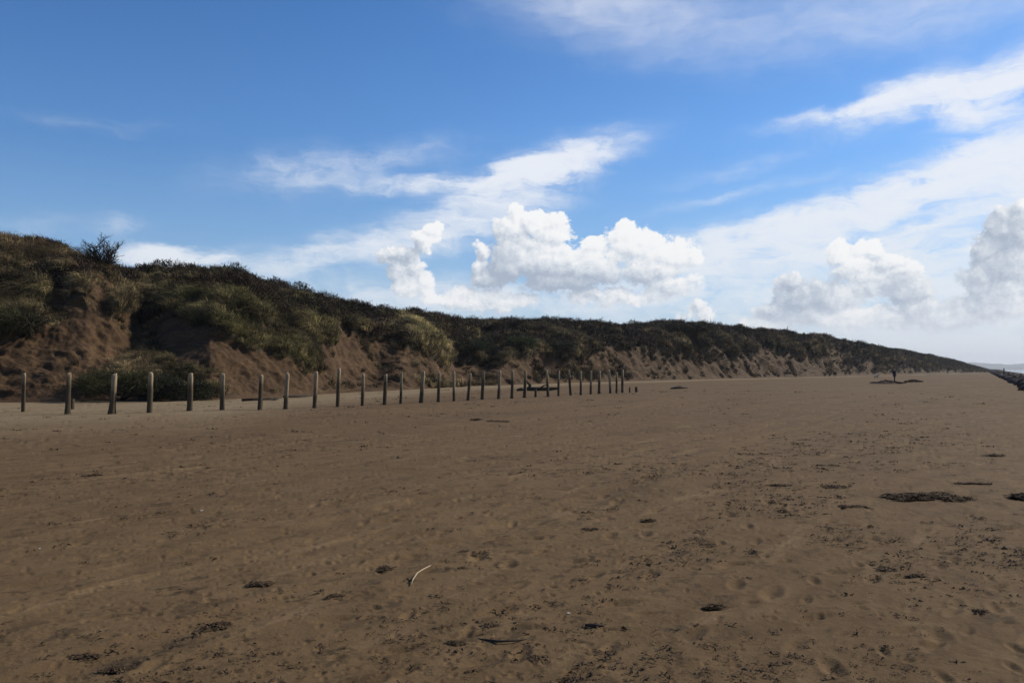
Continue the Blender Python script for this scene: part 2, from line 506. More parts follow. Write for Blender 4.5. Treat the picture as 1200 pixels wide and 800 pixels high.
def make_sand():
    m, k, p, out = new_mat('beach_sand')
    tc = k.n('ShaderNodeTexCoord').outputs['Object']
    at = k.n('ShaderNodeAttribute'); at.attribute_name = 'dry'
    shore = along_shore(k, tc, (1.0, 0.30, 1))
    n_big = k.noise(shore, 0.16, 5, 0.6)
    n_mid = k.noise(shore, 1.1, 6, 0.65, 0.4)
    n_fine = k.noise(tc, 26, 6, 0.7)
    n_gr = k.noise(tc, 190, 3, 0.7)
    c = k.mix(k.map(n_big, 0.32, 0.68), (0.085, 0.051, 0.025), (0.129, 0.082, 0.041))
    c = k.mix(k.map(n_mid, 0.35, 0.7, 0, 0.8), c, (0.142, 0.092, 0.045))
    # damp patches
    c = k.mix(k.map(k.noise(shore, 0.55, 5, 0.65), 0.52, 0.68, 0, 0.55, True), c, (0.054, 0.033, 0.015))
    mot = k.noise(along_shore(k, tc, (1.0, 0.45, 1)), 3.2, 7, 0.72)
    c = k.mix(k.map(mot, 0.30, 0.52, 0.65, 0.0), c, (0.058, 0.035, 0.016))
    c = k.mix(k.map(mot, 0.54, 0.74, 0.0, 0.6), c, (0.181, 0.120, 0.060))
    # drier light streaks left on the crests
    st = k.map(k.noise(along_shore(k, tc, (1.0, 0.16, 1)), 2.6, 6, 0.7), 0.555, 0.70, 0, 0.55, True)
    c = k.mix(st, c, (0.224, 0.152, 0.080))
    dryf = k.m('MULTIPLY', at.outputs['Fac'], k.map(k.noise(shore, 0.5, 5, 0.6), 0.3, 0.6, 0.6, 1.0))
    c = k.mix(dryf, c, (0.240, 0.185, 0.113))
    # stains of rotted weed and disturbed damp sand
    stn = k.noise(along_shore(k, tc, (1.0, 0.6, 1)), 4.2, 6, 0.72, 0.6)
    stn = k.m('MULTIPLY', k.map(stn, 0.545, 0.60, 0, 0.85, True), k.map(k.noise(shore, 0.42, 4, 0.65), 0.44, 0.58, 0.12, 1.0))
    c = k.mix(stn, c, (0.040, 0.028, 0.016))
    # specks of weed crumbs and shell grit
    sp = k.map(k.noise(tc, 9, 6, 0.78), 0.575, 0.615, 0, 0.85, True)
    sp = k.m('MULTIPLY', sp, k.map(k.noise(shore, 0.7, 3, 0.6), 0.42, 0.62))
    c = k.mix(sp, c, (0.035, 0.025, 0.016))
    c = k.mix(k.map(n_fine, 0.25, 0.75, 0.16, 0), c, (0.048, 0.032, 0.016))
    c = k.mix(k.map(n_gr, 0.3, 0.7, 0, 0.22), c, (0.228, 0.154, 0.080))
    k.L.new(c, p.inputs['Base Color'])
    b = k.n('ShaderNodeBump'); b.inputs['Strength'].default_value = 0.8; b.inputs['Distance'].default_value = 0.018
    hh = k.m('ADD', k.m('MULTIPLY', k.noise(tc, 9, 7, 0.7), 1.0), k.m('MULTIPLY', n_gr, 0.12))
    k.L.new(hh, b.inputs['Height']); k.L.new(b.outputs[0], p.inputs['Normal'])
    p.inputs['Roughness'].default_value = 0.95; p.inputs['Specular IOR Level'].default_value = 0.08
    return m


M_sand = make_sand()
build_beach()

# ------------------------------------------------------------------ dune
# cross sections along the dune: bearing, then three (elevation mark, metres behind the foot)
SEC = [
    (-1000, (450, 4), (400, 12), (300, 22)),
    (-260, (440, 3), (365, 9), (270, 17)),
    (-60, (436, 3), (362, 8), (278, 16)),
    (0, (434, 2.5), (372, 7), (284, 15)),
    (60, (428, 3), (356, 8.5), (293, 16)),
    (100, (432, 3), (352, 8.5), (310, 14)),
    (128, (434, 3.5), (362, 9.5), (318, 16)),
    (165, (436, 5), (394, 11.5), (322, 21)),
    (200, (442, 3.5), (386, 9), (322, 21)),
    (260, (438, 3), (368, 9), (321, 20)),
    (330, (432, 3), (374, 9.5), (342, 20)),
    (390, (432, 3), (385, 8), (359, 18)),
    (410, (436, 5), (402, 8.5), (363, 18)),
    (440, (436, 6.5), (398, 9.5), (369, 19)),
    (475, (430, 3.5), (396, 8.5), (371, 21)),
    (505, (438, 2.5), (410, 8), (374, 24)),
    (530, (440, 4), (430, 12), (378, 28)),
    (560, (438, 6), (424, 12), (380, 30)),
    (590, (428, 3.5), (410, 8), (380, 30)),
    (640, (424, 3), (407, 7), (380, 32)),
    (690, (421, 3), (404, 7), (382, 32)),
    (725, (419, 3), (401, 8), (387, 32)),
    (745, (419, 3), (401, 8), (384, 32)),
    (780, (418, 3.5), (404, 8), (382, 32)),
    (815, (424, 4), (410, 9), (384, 32)),
    (850, (420, 4.5), (407, 10), (387, 30)),
    (900, (420, 5), (405, 12), (390, 28)),
    (960, (422, 5), (410, 12), (397, 28)),
    (1010, (426, 6), (416, 14), (406, 28)),
    (1050, (428.5, 7), (420, 15), (412, 30)),
    (1085, (430, 8), (423, 17), (417.5, 30)),
    (1115, (431, 9), (427, 20), (423, 34)),
    (1140, (433.5, 9), (431.5, 20), (429.5, 34)),
    (1160, (435.3, 9), (435.0, 20), (434.6, 34)),
    (1175, (435.6, 9), (435.4, 20), (435.2, 34)),
]


def dune_grid():
    xs = np.arange(-330, 1174, 1.15)
    # extra coarse columns off to the left so that the dune goes on
    xs = np.concatenate([np.arange(-1000, -330, 14.0), xs])
    sx = np.array([s[0] for s in SEC], float)

    def smooth_interp(v):
        # sections blended with eased weights, then a light wobble
        i = np.clip(np.searchsorted(sx, xs) - 1, 0, len(sx) - 2)
        t = (xs - sx[i]) / (sx[i + 1] - sx[i]); t = np.clip(t, 0, 1); t = 0.5 * t + 0.5 * t * t * (3 - 2 * t)
        return v[i] * (1 - t) + v[i + 1] * t
    fd = foot_depth(xs)
    pts = [(fd - 1.2, np.full_like(xs, -0.35)), (fd, np.full_like(xs, 0.0))]
    for j in (1, 2, 3):
        yy = smooth_interp(np.array([s[j][0] for s in SEC], float)); ee = smooth_interp(np.array([s[j][1] for s in SEC], float))
        d = fd + ee
        u, v = ray(xs, yy)
        pts.append((d, CH + v * d))
    zr = pts[-1][1]; dr = pts[-1][0]
    pts.append((dr + 10, zr * 0.86)); pts.append((dr + 40, zr * 0.5)); pts.append((dr + 120, zr * 0.15 + 0.3))
    D = np.stack([p[0] for p in pts], 0); Zc = np.stack([p[1] for p in pts], 0)
    # rows: parameter along the section
    par = np.concatenate([np.linspace(0, 1, 8, endpoint=False), np.linspace(1, 4, 250, endpoint=False), np.linspace(4, 5, 34, endpoint=False), np.linspace(5, 6, 14, endpoint=False), np.linspace(6, 7, 8)])
    i = np.clip(np.floor(par).astype(int), 0, 6); t = (par - i)[:, None]

    def cat(A):
        n = len(A)
        p0 = A[np.clip(i - 1, 0, n - 1)]; p1 = A[i]; p2 = A[i + 1]; p3 = A[np.clip(i + 2, 0, n - 1)]
        # tension kept high: cusps of the scarps stay
        m1 = (p2 - p0) * 0.28; m2 = (p3 - p1) * 0.28
        t2 = t * t; t3 = t2 * t
        return (2 * t3 - 3 * t2 + 1) * p1 + (t3 - 2 * t2 + t) * m1 + (-2 * t3 + 3 * t2) * p2 + (t3 - t2) * m2
    Y = cat(D); Z = cat(Zc)
    u, _ = ray(xs, 433)
    X = Y * u[None, :]
    return xs, par, X, Y, Z


dxs, dpar, DX, DY, DZ = dune_grid()
NR, NC = DX.shape
px0, py0 = project(np.stack([DX, DY, DZ], -1))

# where the sand lies bare (x, y, rx, ry, slope)
BARE = [
    (60, 415, 90, 40, 0), (275, 428, 90, 26, -14), (430, 424, 52, 28, -4), (900, 422, 60, 12, -6), (985, 427, 60, 8, -5), (790, 427, 40, 8, 0), (690, 425, 50, 8, 0),
    (82, 405, 46, 52, 10), (118, 345, 20, 28, 0), (40, 445, 60, 26, 0), (-30, 440, 60, 40, 0), (70, 445, 30, 20, 0), (60, 360, 14, 26, -20),
    (215, 385, 46, 4, -35), (255, 405, 50, 4, -33), (300, 418, 34, 3, -30),
    (205, 392, 34, 12, -32), (242, 412, 62, 25, -24), (290, 440, 60, 15, -12), (330, 448, 50, 12, 0), (262, 400, 24, 10, -30), (150, 385, 22, 9, -20),
    (425, 420, 34, 26, -8), (455, 440, 44, 13, -6), (400, 405, 8, 34, 0), (500, 428, 22, 10, -35), (380, 445, 30, 12, 0), (535, 438, 34, 9, 0),
    (600, 432, 34, 12, 0), (640, 433, 40, 13, 0), (700, 430, 50, 12, 0), (760, 430, 40, 12, 0), (790, 432, 50, 8, 0), (835, 434, 30, 7, 0), (700, 418, 34, 5, -6), (740, 414, 40, 4, -6),
    (690, 397, 34, 2.5, -8), (870, 428, 24, 14, 0), (905, 424, 34, 15, 0), (950, 427, 40, 11, 0), (1000, 430, 40, 8, 0), (890, 410, 10, 10, 0), (985, 415, 14, 4, -14), (1040, 433, 30, 5, 0), (1100, 434, 30, 3, 0),
]
bare = np.zeros_like(DX)
wobx = px0 + 9 * fbm(px0 * 0.05, py0 * 0.06, 3, 61); woby = py0 + 6 * fbm(px0 * 0.06, py0 * 0.05, 3, 71)
for (x, y, rx, ry, sl) in BARE:
    a = math.radians(sl); dx = wobx - x; dy = -(woby - y)
    p = (dx * math.cos(a) + dy * math.sin(a)) / rx; q = (-dx * math.sin(a) + dy * math.cos(a)) / ry
    bare = np.maximum(bare, 1.25 - np.sqrt(p * p + q * q))
par2 = np.broadcast_to(dpar[:, None], DX.shape)
sc_n = fbm(DX * 0.4 + DY * 0.15, DZ * 0.55 + DY * 0.2, 4, 81, 0.45)
pat = fbm(DX * 0.10 + DY * 0.05, DZ * 0.35, 3, 85)
bare = sstep(-0.05, 0.40, bare + 0.34 * sc_n + 1.3 * np.minimum(pat - 0.02, 0.10) * (px0 > 540)) * (par2 < 3.7)
bare = np.maximum(bare, sstep(1.65, 1.15, par2 + 0.3 * sc_n) * (0.25 + 0.75 * (np.abs(px0 - 545) > 40)))

# relief: gullies and slumps on the bare faces, mounds where plants hold the sand
dist = np.sqrt(DX ** 2 + DY ** 2)
al = DX * BD[0] + DY * BD[1]
cr = -(DX * BN[0] + DY * BN[1])
face = sstep(1.02, 1.5, par2) * sstep(5.5, 4.2, par2)
ridgy = 1 - np.abs(fbm(al * 0.34 + 0.25 * cr, DZ * 0.22 + cr * 0.1, 4, 91)) * 2.2
gul = ridgy * 0.42
mound = fbm(al * 0.30, cr * 0.34, 4, 101) * 0.80 + np.abs(fbm(al * 0.8, cr * 0.8, 3, 111)) * 0.8 + 0.35 * np.abs(fbm(al * 1.7, cr * 1.7, 2, 115))
hum = np.interp(np.broadcast_to(dxs[None, :], DX.shape), [380, 500, 620, 900, 1080], [0, 0.7, 1.0, 1.0, 0.5])
hills_ = (1 - np.abs(fbm(al * 0.085, cr * 0.14, 3, 301)) * 2.4) * sstep(1.5, 2.4, par2) * sstep(4.1, 3.7, par2)
apx = px0 - 500; apy = -(py0 - 404)
ca42, sa42 = math.cos(math.radians(-43)), math.sin(math.radians(-43))
arm = np.exp(-(((apx * ca42 + apy * sa42) / 40) ** 4 + ((-apx * sa42 + apy * ca42) / 6.5) ** 2))
fine = fbm(al * 1.9, cr * 1.9 + DZ * 1.2, 4, 121) * 0.15
crum = fbm(al * 3.2, DZ * 2.6, 4, 131) * 0.10
taper = np.interp(np.broadcast_to(dxs[None, :], DX.shape), [1040, 1150], [1, 0.12])
far_amp = 1 + sstep(90, 220, dist) * 0.9
disp = face * taper * ((bare * (gul * 0.85 - 0.34 + crum * 0.7) + (1 - bare) * (0.10 + mound * 0.75)) * far_amp + fine)
ridge_damp = 1 - 0.62 * sstep(3.4, 4.0, par2)
disp = disp + face * taper * hum * (hills_ - 0.35) * 1.1 * (1 - 0.6 * bare) + arm * 0.9
DZ2 = DZ + disp * 0.78 * ridge_damp
# push the same relief out of the face as well as up (towards the sea)
DX2 = DX + BN[0] * disp * 0.7 * (1 - sstep(3.2, 4.0, par2)); DY2 = DY + BN[1] * disp * 0.7 * (1 - sstep(3.2, 4.0, par2))
DV = np.stack([DX2, DY2, DZ2], -1)
ppx, ppy = project(DV)


def make_dune_mat():
    m, k, p, out = new_mat('dune_ground')
    tc = k.n('ShaderNodeTexCoord').outputs['Object']
    at = k.n('ShaderNodeAttribute'); at.attribute_name = 'bare'
    n1 = k.noise(tc, 0.7, 6, 0.65); n2 = k.noise(tc, 5, 6, 0.7); n3 = k.noise(k.vecmap(tc, sc=(1, 1, 3)), 1.6, 6, 0.7)
    sand = k.mix(k.map(n1, 0.35, 0.65), (0.048, 0.027, 0.012), (0.100, 0.059, 0.027))
    sand = k.mix(k.map(n3, 0.44, 0.62, 0, 0.75, True), sand, (0.042, 0.022, 0.011))
    sand = k.mix(k.map(n2, 0.50, 0.62, 0, 0.7, True), sand, (0.036, 0.023, 0.013))
    veg = k.mix(k.map(n2, 0.35, 0.65), (0.020, 0.016, 0.010), (0.045, 0.036, 0.018))
    f = k.m('ADD', at.outputs['Fac'], k.map(n2, 0.3, 0.7, -0.28, 0.28))
    k.L.new(k.mix(k.map(f, 0.35, 0.65, 0, 1, True), veg, sand), p.inputs['Base Color'])
    b = k.n('ShaderNodeBump'); b.inputs['Strength'].default_value = 0.5; b.inputs['Distance'].default_value = 0.10
    k.L.new(k.noise(tc, 3.5, 8, 0.7), b.inputs['Height']); k.L.new(b.outputs[0], p.inputs['Normal'])
    return m


dune = mesh_np('dune', DV, grid_quads(NR, NC), mat=make_dune_mat(), attrs={'bare': bare.ravel()})
tag(dune, 'long ridge of eroded sand dunes with bare slumped faces under grass', 'dune', kind='structure')

# ------------------------------------------------------------------ blades and leaves
def leaf_mat(name, trans=0.25):
    m, k, p, out = new_mat(name)
    at = k.n('ShaderNodeAttribute'); at.attribute_name = 'tint'
    k.L.new(at.outputs['Color'], p.inputs['Base Color'])
    tr = k.n('ShaderNodeBsdfTranslucent'); k.L.new(at.outputs['Color'], tr.inputs['Color'])
    mx = k.n('ShaderNodeMixShader'); mx.inputs[0].default_value = trans
    k.L.new(p.outputs[0], mx.inputs[1]); k.L.new(tr.outputs[0], mx.inputs[2]); k.L.new(mx.outputs[0], out.inputs[0])
    p.inputs['Roughness'].default_value = 0.7
    return m


M_grass = leaf_mat('marram_blades', 0.25)
M_scrub = leaf_mat('scrub_twigs', 0.12)
M_leaf = leaf_mat('shrub_leaves', 0.2)
M_bark = simple_mat('shrub_bark', (0.018, 0.013, 0.011), (0.04, 0.030, 0.024), 6)


def blades(base, direc, length, width, tint, bend):
    """arrays -> vertices, quads, tris for bent grass blades"""
    n = len(base)
    side = np.cross(direc, RNG.normal(size=(n, 3))); side /= np.linalg.norm(side, axis=1)[:, None] + 1e-9
    mid = base + direc * (length * 0.55)[:, None]
    d2 = direc + bend; d2 /= np.linalg.norm(d2, axis=1)[:, None]
    tip = mid + d2 * (length * 0.5)[:, None]
    w = (width * 0.5)[:, None] * side
    V = np.stack([base - w, base + w, mid - w * 0.8, mid + w * 0.8, tip], 1).reshape(-1, 3)
    i = np.arange(n) * 5
    q = np.stack([i, i + 1, i + 3, i + 2], 1); t = np.stack([i + 2, i + 3, i + 4], 1)
    T = np.repeat(tint, 5, axis=0)
    # tips lighter and bases darker, for contrast between strands
    T = T.reshape(n, 5, 3).copy(); T[:, 4] *= 1.7; T[:, :2] *= 0.7; T = T.reshape(-1, 3)
    return V, q, t, T


# cell areas and weights for scattering
A1 = DV[1:, :-1] - DV[:-1, :-1]; A2 = DV[:-1, 1:] - DV[:-1, :-1]
CELLN = np.cross(A2, A1); AREA = np.linalg.norm(CELLN, axis=-1)
CELLN = CELLN / (AREA[..., None] + 1e-9); CELLN *= np.sign(CELLN[..., 2:3] + 1e-9)
c_par = par2[:-1, :-1]; c_bare = bare[:-1, :-1]; c_px = ppx[:-1, :-1]; c_py = ppy[:-1, :-1]; c_dist = dist[:-1, :-1]
c_x0 = np.broadcast_to(dxs[None, :-1], c_par.shape)
ridge_y = np.interp(dxs, [s[0] for s in SEC], [s[3][0] for s in SEC])[None, :-1]
below = py0[:-1, :-1] - ridge_y       # marks below the crest
# how far the dark thicket comes down from the crest
TH = np.interp(dxs, [-400, 0, 70, 90, 140, 150, 200, 300, 380, 440, 480, 520, 580, 660, 720, 780, 850, 900, 960, 1040, 1100, 1160],
               [6, 3, 4, 20, 24, 26, 30, 30, 24, 18, 6, 14, 22, 17, 11, 22, 15, 13, 11, 8, 5, 3])[None, :-1]
wob = fbm(c_px * 0.035, c_py * 0.05, 3, 151)
wobf = fbm(DX[:-1, :-1] * 0.6, DY[:-1, :-1] * 0.6, 3, 161)
thick = sstep(6, -6, below - TH * (1 + 0.5 * wob)) * (c_par > 2.2)
# more dark patches on the slope: scrub standing in for shade in hollows, foot bushes
for (x, y, rx, ry) in ((75, 322, 52, 9), (10, 335, 30, 7), (545, 405, 40, 20), (170, 372, 26, 20), (600, 396, 30, 10), (455, 396, 30, 9), (655, 404, 24, 6), (815, 412, 26, 9), (20, 395, 36, 12), (545, 432, 20, 8)):
    thick = np.maximum(thick, sstep(1.25, 0.7, np.sqrt(((c_px + 8 * wob - x) / rx) ** 2 + ((c_py + 6 * wobf - y) / ry) ** 2)))
c_h = (hills_ * hum)[:-1, :-1]; c_arm = arm[:-1, :-1]
thick = np.maximum(thick, 0.85 * sstep(0.35, 0.0, c_h) * (hum[:-1, :-1] > 0.3) * (c_par > 2.1))
thick = thick * (1 - 0.75 * sstep(0.62, 0.9, c_h) * (below > 11)) * (1 - c_arm)
thick[:, :] *= (c_bare < 0.6)
inview = (c_x0 > -330)


def sample_cells(weight, n):
    w = (weight * AREA).ravel(); cs = np.cumsum(w); tot = cs[-1]
    r = RNG.random(n) * tot
    idx = np.clip(np.searchsorted(cs, r), 0, len(w) - 1)
    i, j = np.unravel_index(idx, weight.shape)
    s = RNG.random((n, 1)); t = RNG.random((n, 1))
    P = DV[i, j] + A1[i, j] * s + A2[i, j] * t
    return P, i, j, tot


def ground_normal(i, j): return CELLN[i, j]


ZONE_G = sstep(150, 230, c_px) * sstep(470, 380, c_px)            # green slope
lod = np.clip(c_dist / 52, 1, 6)
gw = (1 - c_bare) ** 1.5 * (1 - 0.9 * thick) * (c_par > 1.05) * (c_par < 4.5) * inview
clump = sstep(-0.25, 0.35, fbm(al[:-1, :-1] * 0.9, cr[:-1, :-1] * 0.9, 3, 171))
fringe = 0.30 * (1 - sstep(95, 120, c_px) * sstep(350, 320, c_px)) * sstep(3.70, 3.9, c_par) * (c_par < 4.15) * sstep(0.45, 0.62, vnoise(al[:-1, :-1] * 0.35, cr[:-1, :-1] * 0.2, 181)) * inview / lod ** 1.7
gw = gw * (0.3 + 0.7 * clump) / lod ** 1.7 + fringe + (0.42 * sstep(0.0, 0.40, fbm(al[:-1, :-1] * 0.8, DZ[:-1, :-1] * 0.30, 4, 191)) + 0.22 * (c_px > 540)) * c_bare * (c_par > 1.15) * (c_par < 4) * inview * sstep(0.1, 0.5, wobf) / lod ** 1.7
NT_ = 21000
P, gi_, gj_, tot = sample_cells(gw, NT_)
B_PER = 34
n = NT_ * B_PER
base = np.repeat(P, B_PER, axis=0)
ci_ = np.repeat(gi_, B_PER); cj_ = np.repeat(gj_, B_PER)
L_ = lod[ci_, cj_]
spread = (0.09 + 0.05 * L_)[:, None]
off = RNG.normal(size=(n, 3)) * spread; off[:, 2] *= 0.15
nrm = ground_normal(ci_, cj_)
base = base + off - nrm * (np.sum(off * nrm, 1))[:, None] - np.array([0, 0, 0.05])
tl = np.repeat(RNG.normal(size=(NT_, 3)) * 0.28, B_PER, axis=0)
rad_ = off / (np.linalg.norm(off, axis=1)[:, None] + 1e-6)
dirc = np.array([0, 0, 1.0]) + 0.45 * nrm + tl + rad_ * 0.55 + RNG.normal(size=(n, 3)) * 0.16 + np.array([-0.18, -0.05, 0])
dirc /= np.linalg.norm(dirc, axis=1)[:, None]
length = (0.48 + 0.62 * RNG.random(n)) * (1 - 0.45 * c_bare[ci_, cj_]) * np.clip(L_ ** 0.35, 1, 1.6) * np.repeat(0.65 + 0.6 * RNG.random(NT_), B_PER)
width = (0.014 + 0.014 * RNG.random(n)) * L_ ** 0.95
cpx = c_px[ci_, cj_]; cpy = c_py[ci_, cj_]
green = np.clip(ZONE_G[ci_, cj_] * 0.62 + 0.35 * vnoise(base[:, 0] * 0.22, base[:, 1] * 0.22, 5) + 0.25 * (cpx < 70) * (cpy > 320) + 0.2 * c_arm[ci_, cj_] - 0.6 * (cpy < 312) * (cpx < 110) - 0.15 * (cpx > 850), 0, 1)
green = np.clip(green + np.repeat(RNG.normal(size=NT_) * 0.22, B_PER), 0, 1)[:, None]
straw = np.array([0.290, 0.225, 0.115]); olive = np.array([0.128, 0.124, 0.040]); brown = np.array([0.100, 0.066, 0.036])
topl = sstep(0.3, 0.85, c_h[ci_, cj_]) * (cpx > 480)  # hummock tops: their lit look is put into the tint as paler straw
br = np.clip(0.5 * vnoise(base[:, 0] * 0.5, base[:, 1] * 0.5, 15) + 0.35 * RNG.random(n) + 0.35 * (cpx > 560) - 0.55 * topl - 0.7 * c_arm[ci_, cj_] + 0.25 * (cpx < 110) * (cpy < 312), 0, 1)[:, None]
tint = straw * (1 - green) + olive * green
tint = tint * (1 - br) + brown * br
tint *= (1 - 0.35 * c_bare[ci_, cj_])[:, None]
tint *= (1 - 0.34 * sstep(520, 640, cpx) - 0.12 * sstep(800, 950, cpx))[:, None]
tint *= (0.50 + 0.9 * sstep(0.25, 0.75, vnoise(base[:, 0] * 0.9, base[:, 1] * 0.9 + base[:, 2] * 0.9, 55)))[:, None]
tint *= (0.45 + 0.85 * RNG.random((n, 1))) * (1 + 0.5 * c_arm[ci_, cj_][:, None]) * np.repeat(np.exp(RNG.normal(size=(NT_, 1)) * 0.55 - 0.1), B_PER, axis=0)
bend = np.stack([-0.6 + RNG.normal(size=n) * 0.35, -0.25 + RNG.normal(size=n) * 0.35, -0.7 - 0.7 * RNG.random(n)], 1)
V, q, t, T = blades(base, dirc, length, width, tint, bend)
o = mesh_np('marram_grass', V, q, t, M_grass, smooth=False, attrs={'tint': T})
tag(o, 'wind-bent marram grass in olive and straw tufts over the dunes', 'grass', kind='stuff')

# thicket: twiggy dark scrub along the crest
NS = 30000; SP = 16
sw = thick * (c_par > 1.1) * (c_par < 4.45) * inview / lod ** 1.6
P, gi_, gj_, tot = sample_cells(sw, NS)
n = NS * SP
ci_ = np.repeat(gi_, SP); cj_ = np.repeat(gj_, SP); L_ = lod[ci_, cj_]
hh = np.repeat(0.12 + 1.1 * vnoise(P[:, 0] * 0.6, P[:, 1] * 0.6, 25) ** 2 + 0.18 * RNG.random(NS) + 0.25 * (RNG.random(NS) < 0.05), SP) * RNG.random(n) ** 0.7
hh *= np.interp(c_x0[ci_, cj_], [0, 100, 180, 600, 1150], [0.55, 0.75, 0.8, 1.15, 1.0])
base = np.repeat(P, SP, axis=0) + RNG.normal(size=(n, 3)) * (0.10 + 0.07 * L_)[:, None] * np.array([1, 1, 0.2])
base[:, 2] += hh * 1.0 - 0.05
dirc = RNG.normal(size=(n, 3)) * 0.75 + np.array([-0.1, 0, 0.8]); dirc /= np.linalg.norm(dirc, axis=1)[:, None]
length = (0.10 + 0.20 * RNG.random(n)) * L_ ** 0.5; width = (0.018 + 0.028 * RNG.random(n)) * L_ ** 0.95
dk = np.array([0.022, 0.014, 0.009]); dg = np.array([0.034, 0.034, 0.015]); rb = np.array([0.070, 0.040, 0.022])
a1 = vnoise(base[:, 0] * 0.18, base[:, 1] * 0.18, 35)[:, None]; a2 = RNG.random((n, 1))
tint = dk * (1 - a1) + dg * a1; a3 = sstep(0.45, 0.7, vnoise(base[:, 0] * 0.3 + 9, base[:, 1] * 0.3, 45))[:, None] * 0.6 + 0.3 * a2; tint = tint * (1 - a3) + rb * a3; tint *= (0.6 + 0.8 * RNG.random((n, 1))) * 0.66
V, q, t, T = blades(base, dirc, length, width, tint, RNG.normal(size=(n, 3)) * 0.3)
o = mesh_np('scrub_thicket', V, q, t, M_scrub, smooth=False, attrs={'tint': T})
tag(o, 'low dark leafless scrub matted along the dune crest', 'scrub', kind='stuff')


def on_dune(x, y):
    """the nearest point of the dune seen on a bearing"""
    d = (ppx - x) ** 2 + (ppy - y) ** 2
    k = np.where((d < 9) & (par2 > 0.9), DY2, 1e9)
    i = np.argmin(k)
    if k.flat[i] > 1e8: i = np.argmin(np.where(par2 > 0.9, d, 1e9))
    return Vector(DV.reshape(-1, 3)[i].tolist())


# ------------------------------------------------------------------ tubes
def tube_mesh(paths, sides=6):
    """paths: list of (points, radii) -> verts, quads, tris"""
    V = []; Qd = []; Tr = []
    for pts, rad in paths:
        b0 = len(V)
        for i, p in enumerate(pts):
            p = Vector(p)
            a = Vector(pts[min(i + 1, len(pts) - 1)]) - Vector(pts[max(i - 1, 0)])
            a.normalize()
            s = a.cross(Vector((0.3, 0.9, 0.31))).normalized(); t_ = a.cross(s)
            for k in range(sides):
                w = 2 * PI * k / sides
                V.append(p + (s * math.cos(w) + t_ * math.sin(w)) * rad[i])
        for i in range(len(pts) - 1):
            for k in range(sides):
                k2 = (k + 1) % sides
                Qd.append((b0 + i * sides + k, b0 + i * sides + k2, b0 + (i + 1) * sides + k2, b0 + (i + 1) * sides + k))
        for e in (0, len(pts) - 1):
            c = len(V); V.append(Vector(pts[e]))
            for k in range(sides):
                a_, b_ = b0 + e * sides + k, b0 + e * sides + (k + 1) % sides
                Tr.append((a_, b_, c) if e else (b_, a_, c))
    return np.array([tuple(v) for v in V]), np.array(Qd), np.array(Tr)


def branchy(h, w, n0, depth, rnd, r0, lean=(-0.1, 0, 0)):
    paths = []; tips = []

    def grow(p, d, L, r, lev):
        pts = [p]; rad = [r]; q = Vector(p); dd = Vector(d)
        k = 4
        for i in range(k):
            dd = (dd + Vector((rnd.gauss(0, .16), rnd.gauss(0, .16), rnd.gauss(0, .1) + 0.05)) + Vector(lean) * 0.15).normalized()
            q = q + dd * (L / k); pts.append(tuple(q)); rad.append(r * (1 - 0.6 * (i + 1) / k))
            if lev > 0 and i >= 0:
                for _ in range(rnd.choice((1, 1, 2))):
                    nd = (dd + Vector((rnd.gauss(0, .65), rnd.gauss(0, .65), rnd.gauss(0.1, .35)))).normalized()
                    grow(tuple(q), nd, L * rnd.uniform(.42, .66), r * 0.52, lev - 1)
        paths.append((pts, rad)); tips.append(q)
    for i in range(n0):
        a = 2 * PI * i / n0 + rnd.uniform(-.3, .3)
        sx_ = w / max(h, .1) * 0.55
        d = Vector((math.cos(a) * sx_, math.sin(a) * sx_, 1)).normalized()
        grow((math.cos(a) * .05, math.sin(a) * .05, -0.15), d, h * rnd.uniform(.55, .8), r0, depth)
    return paths, tips


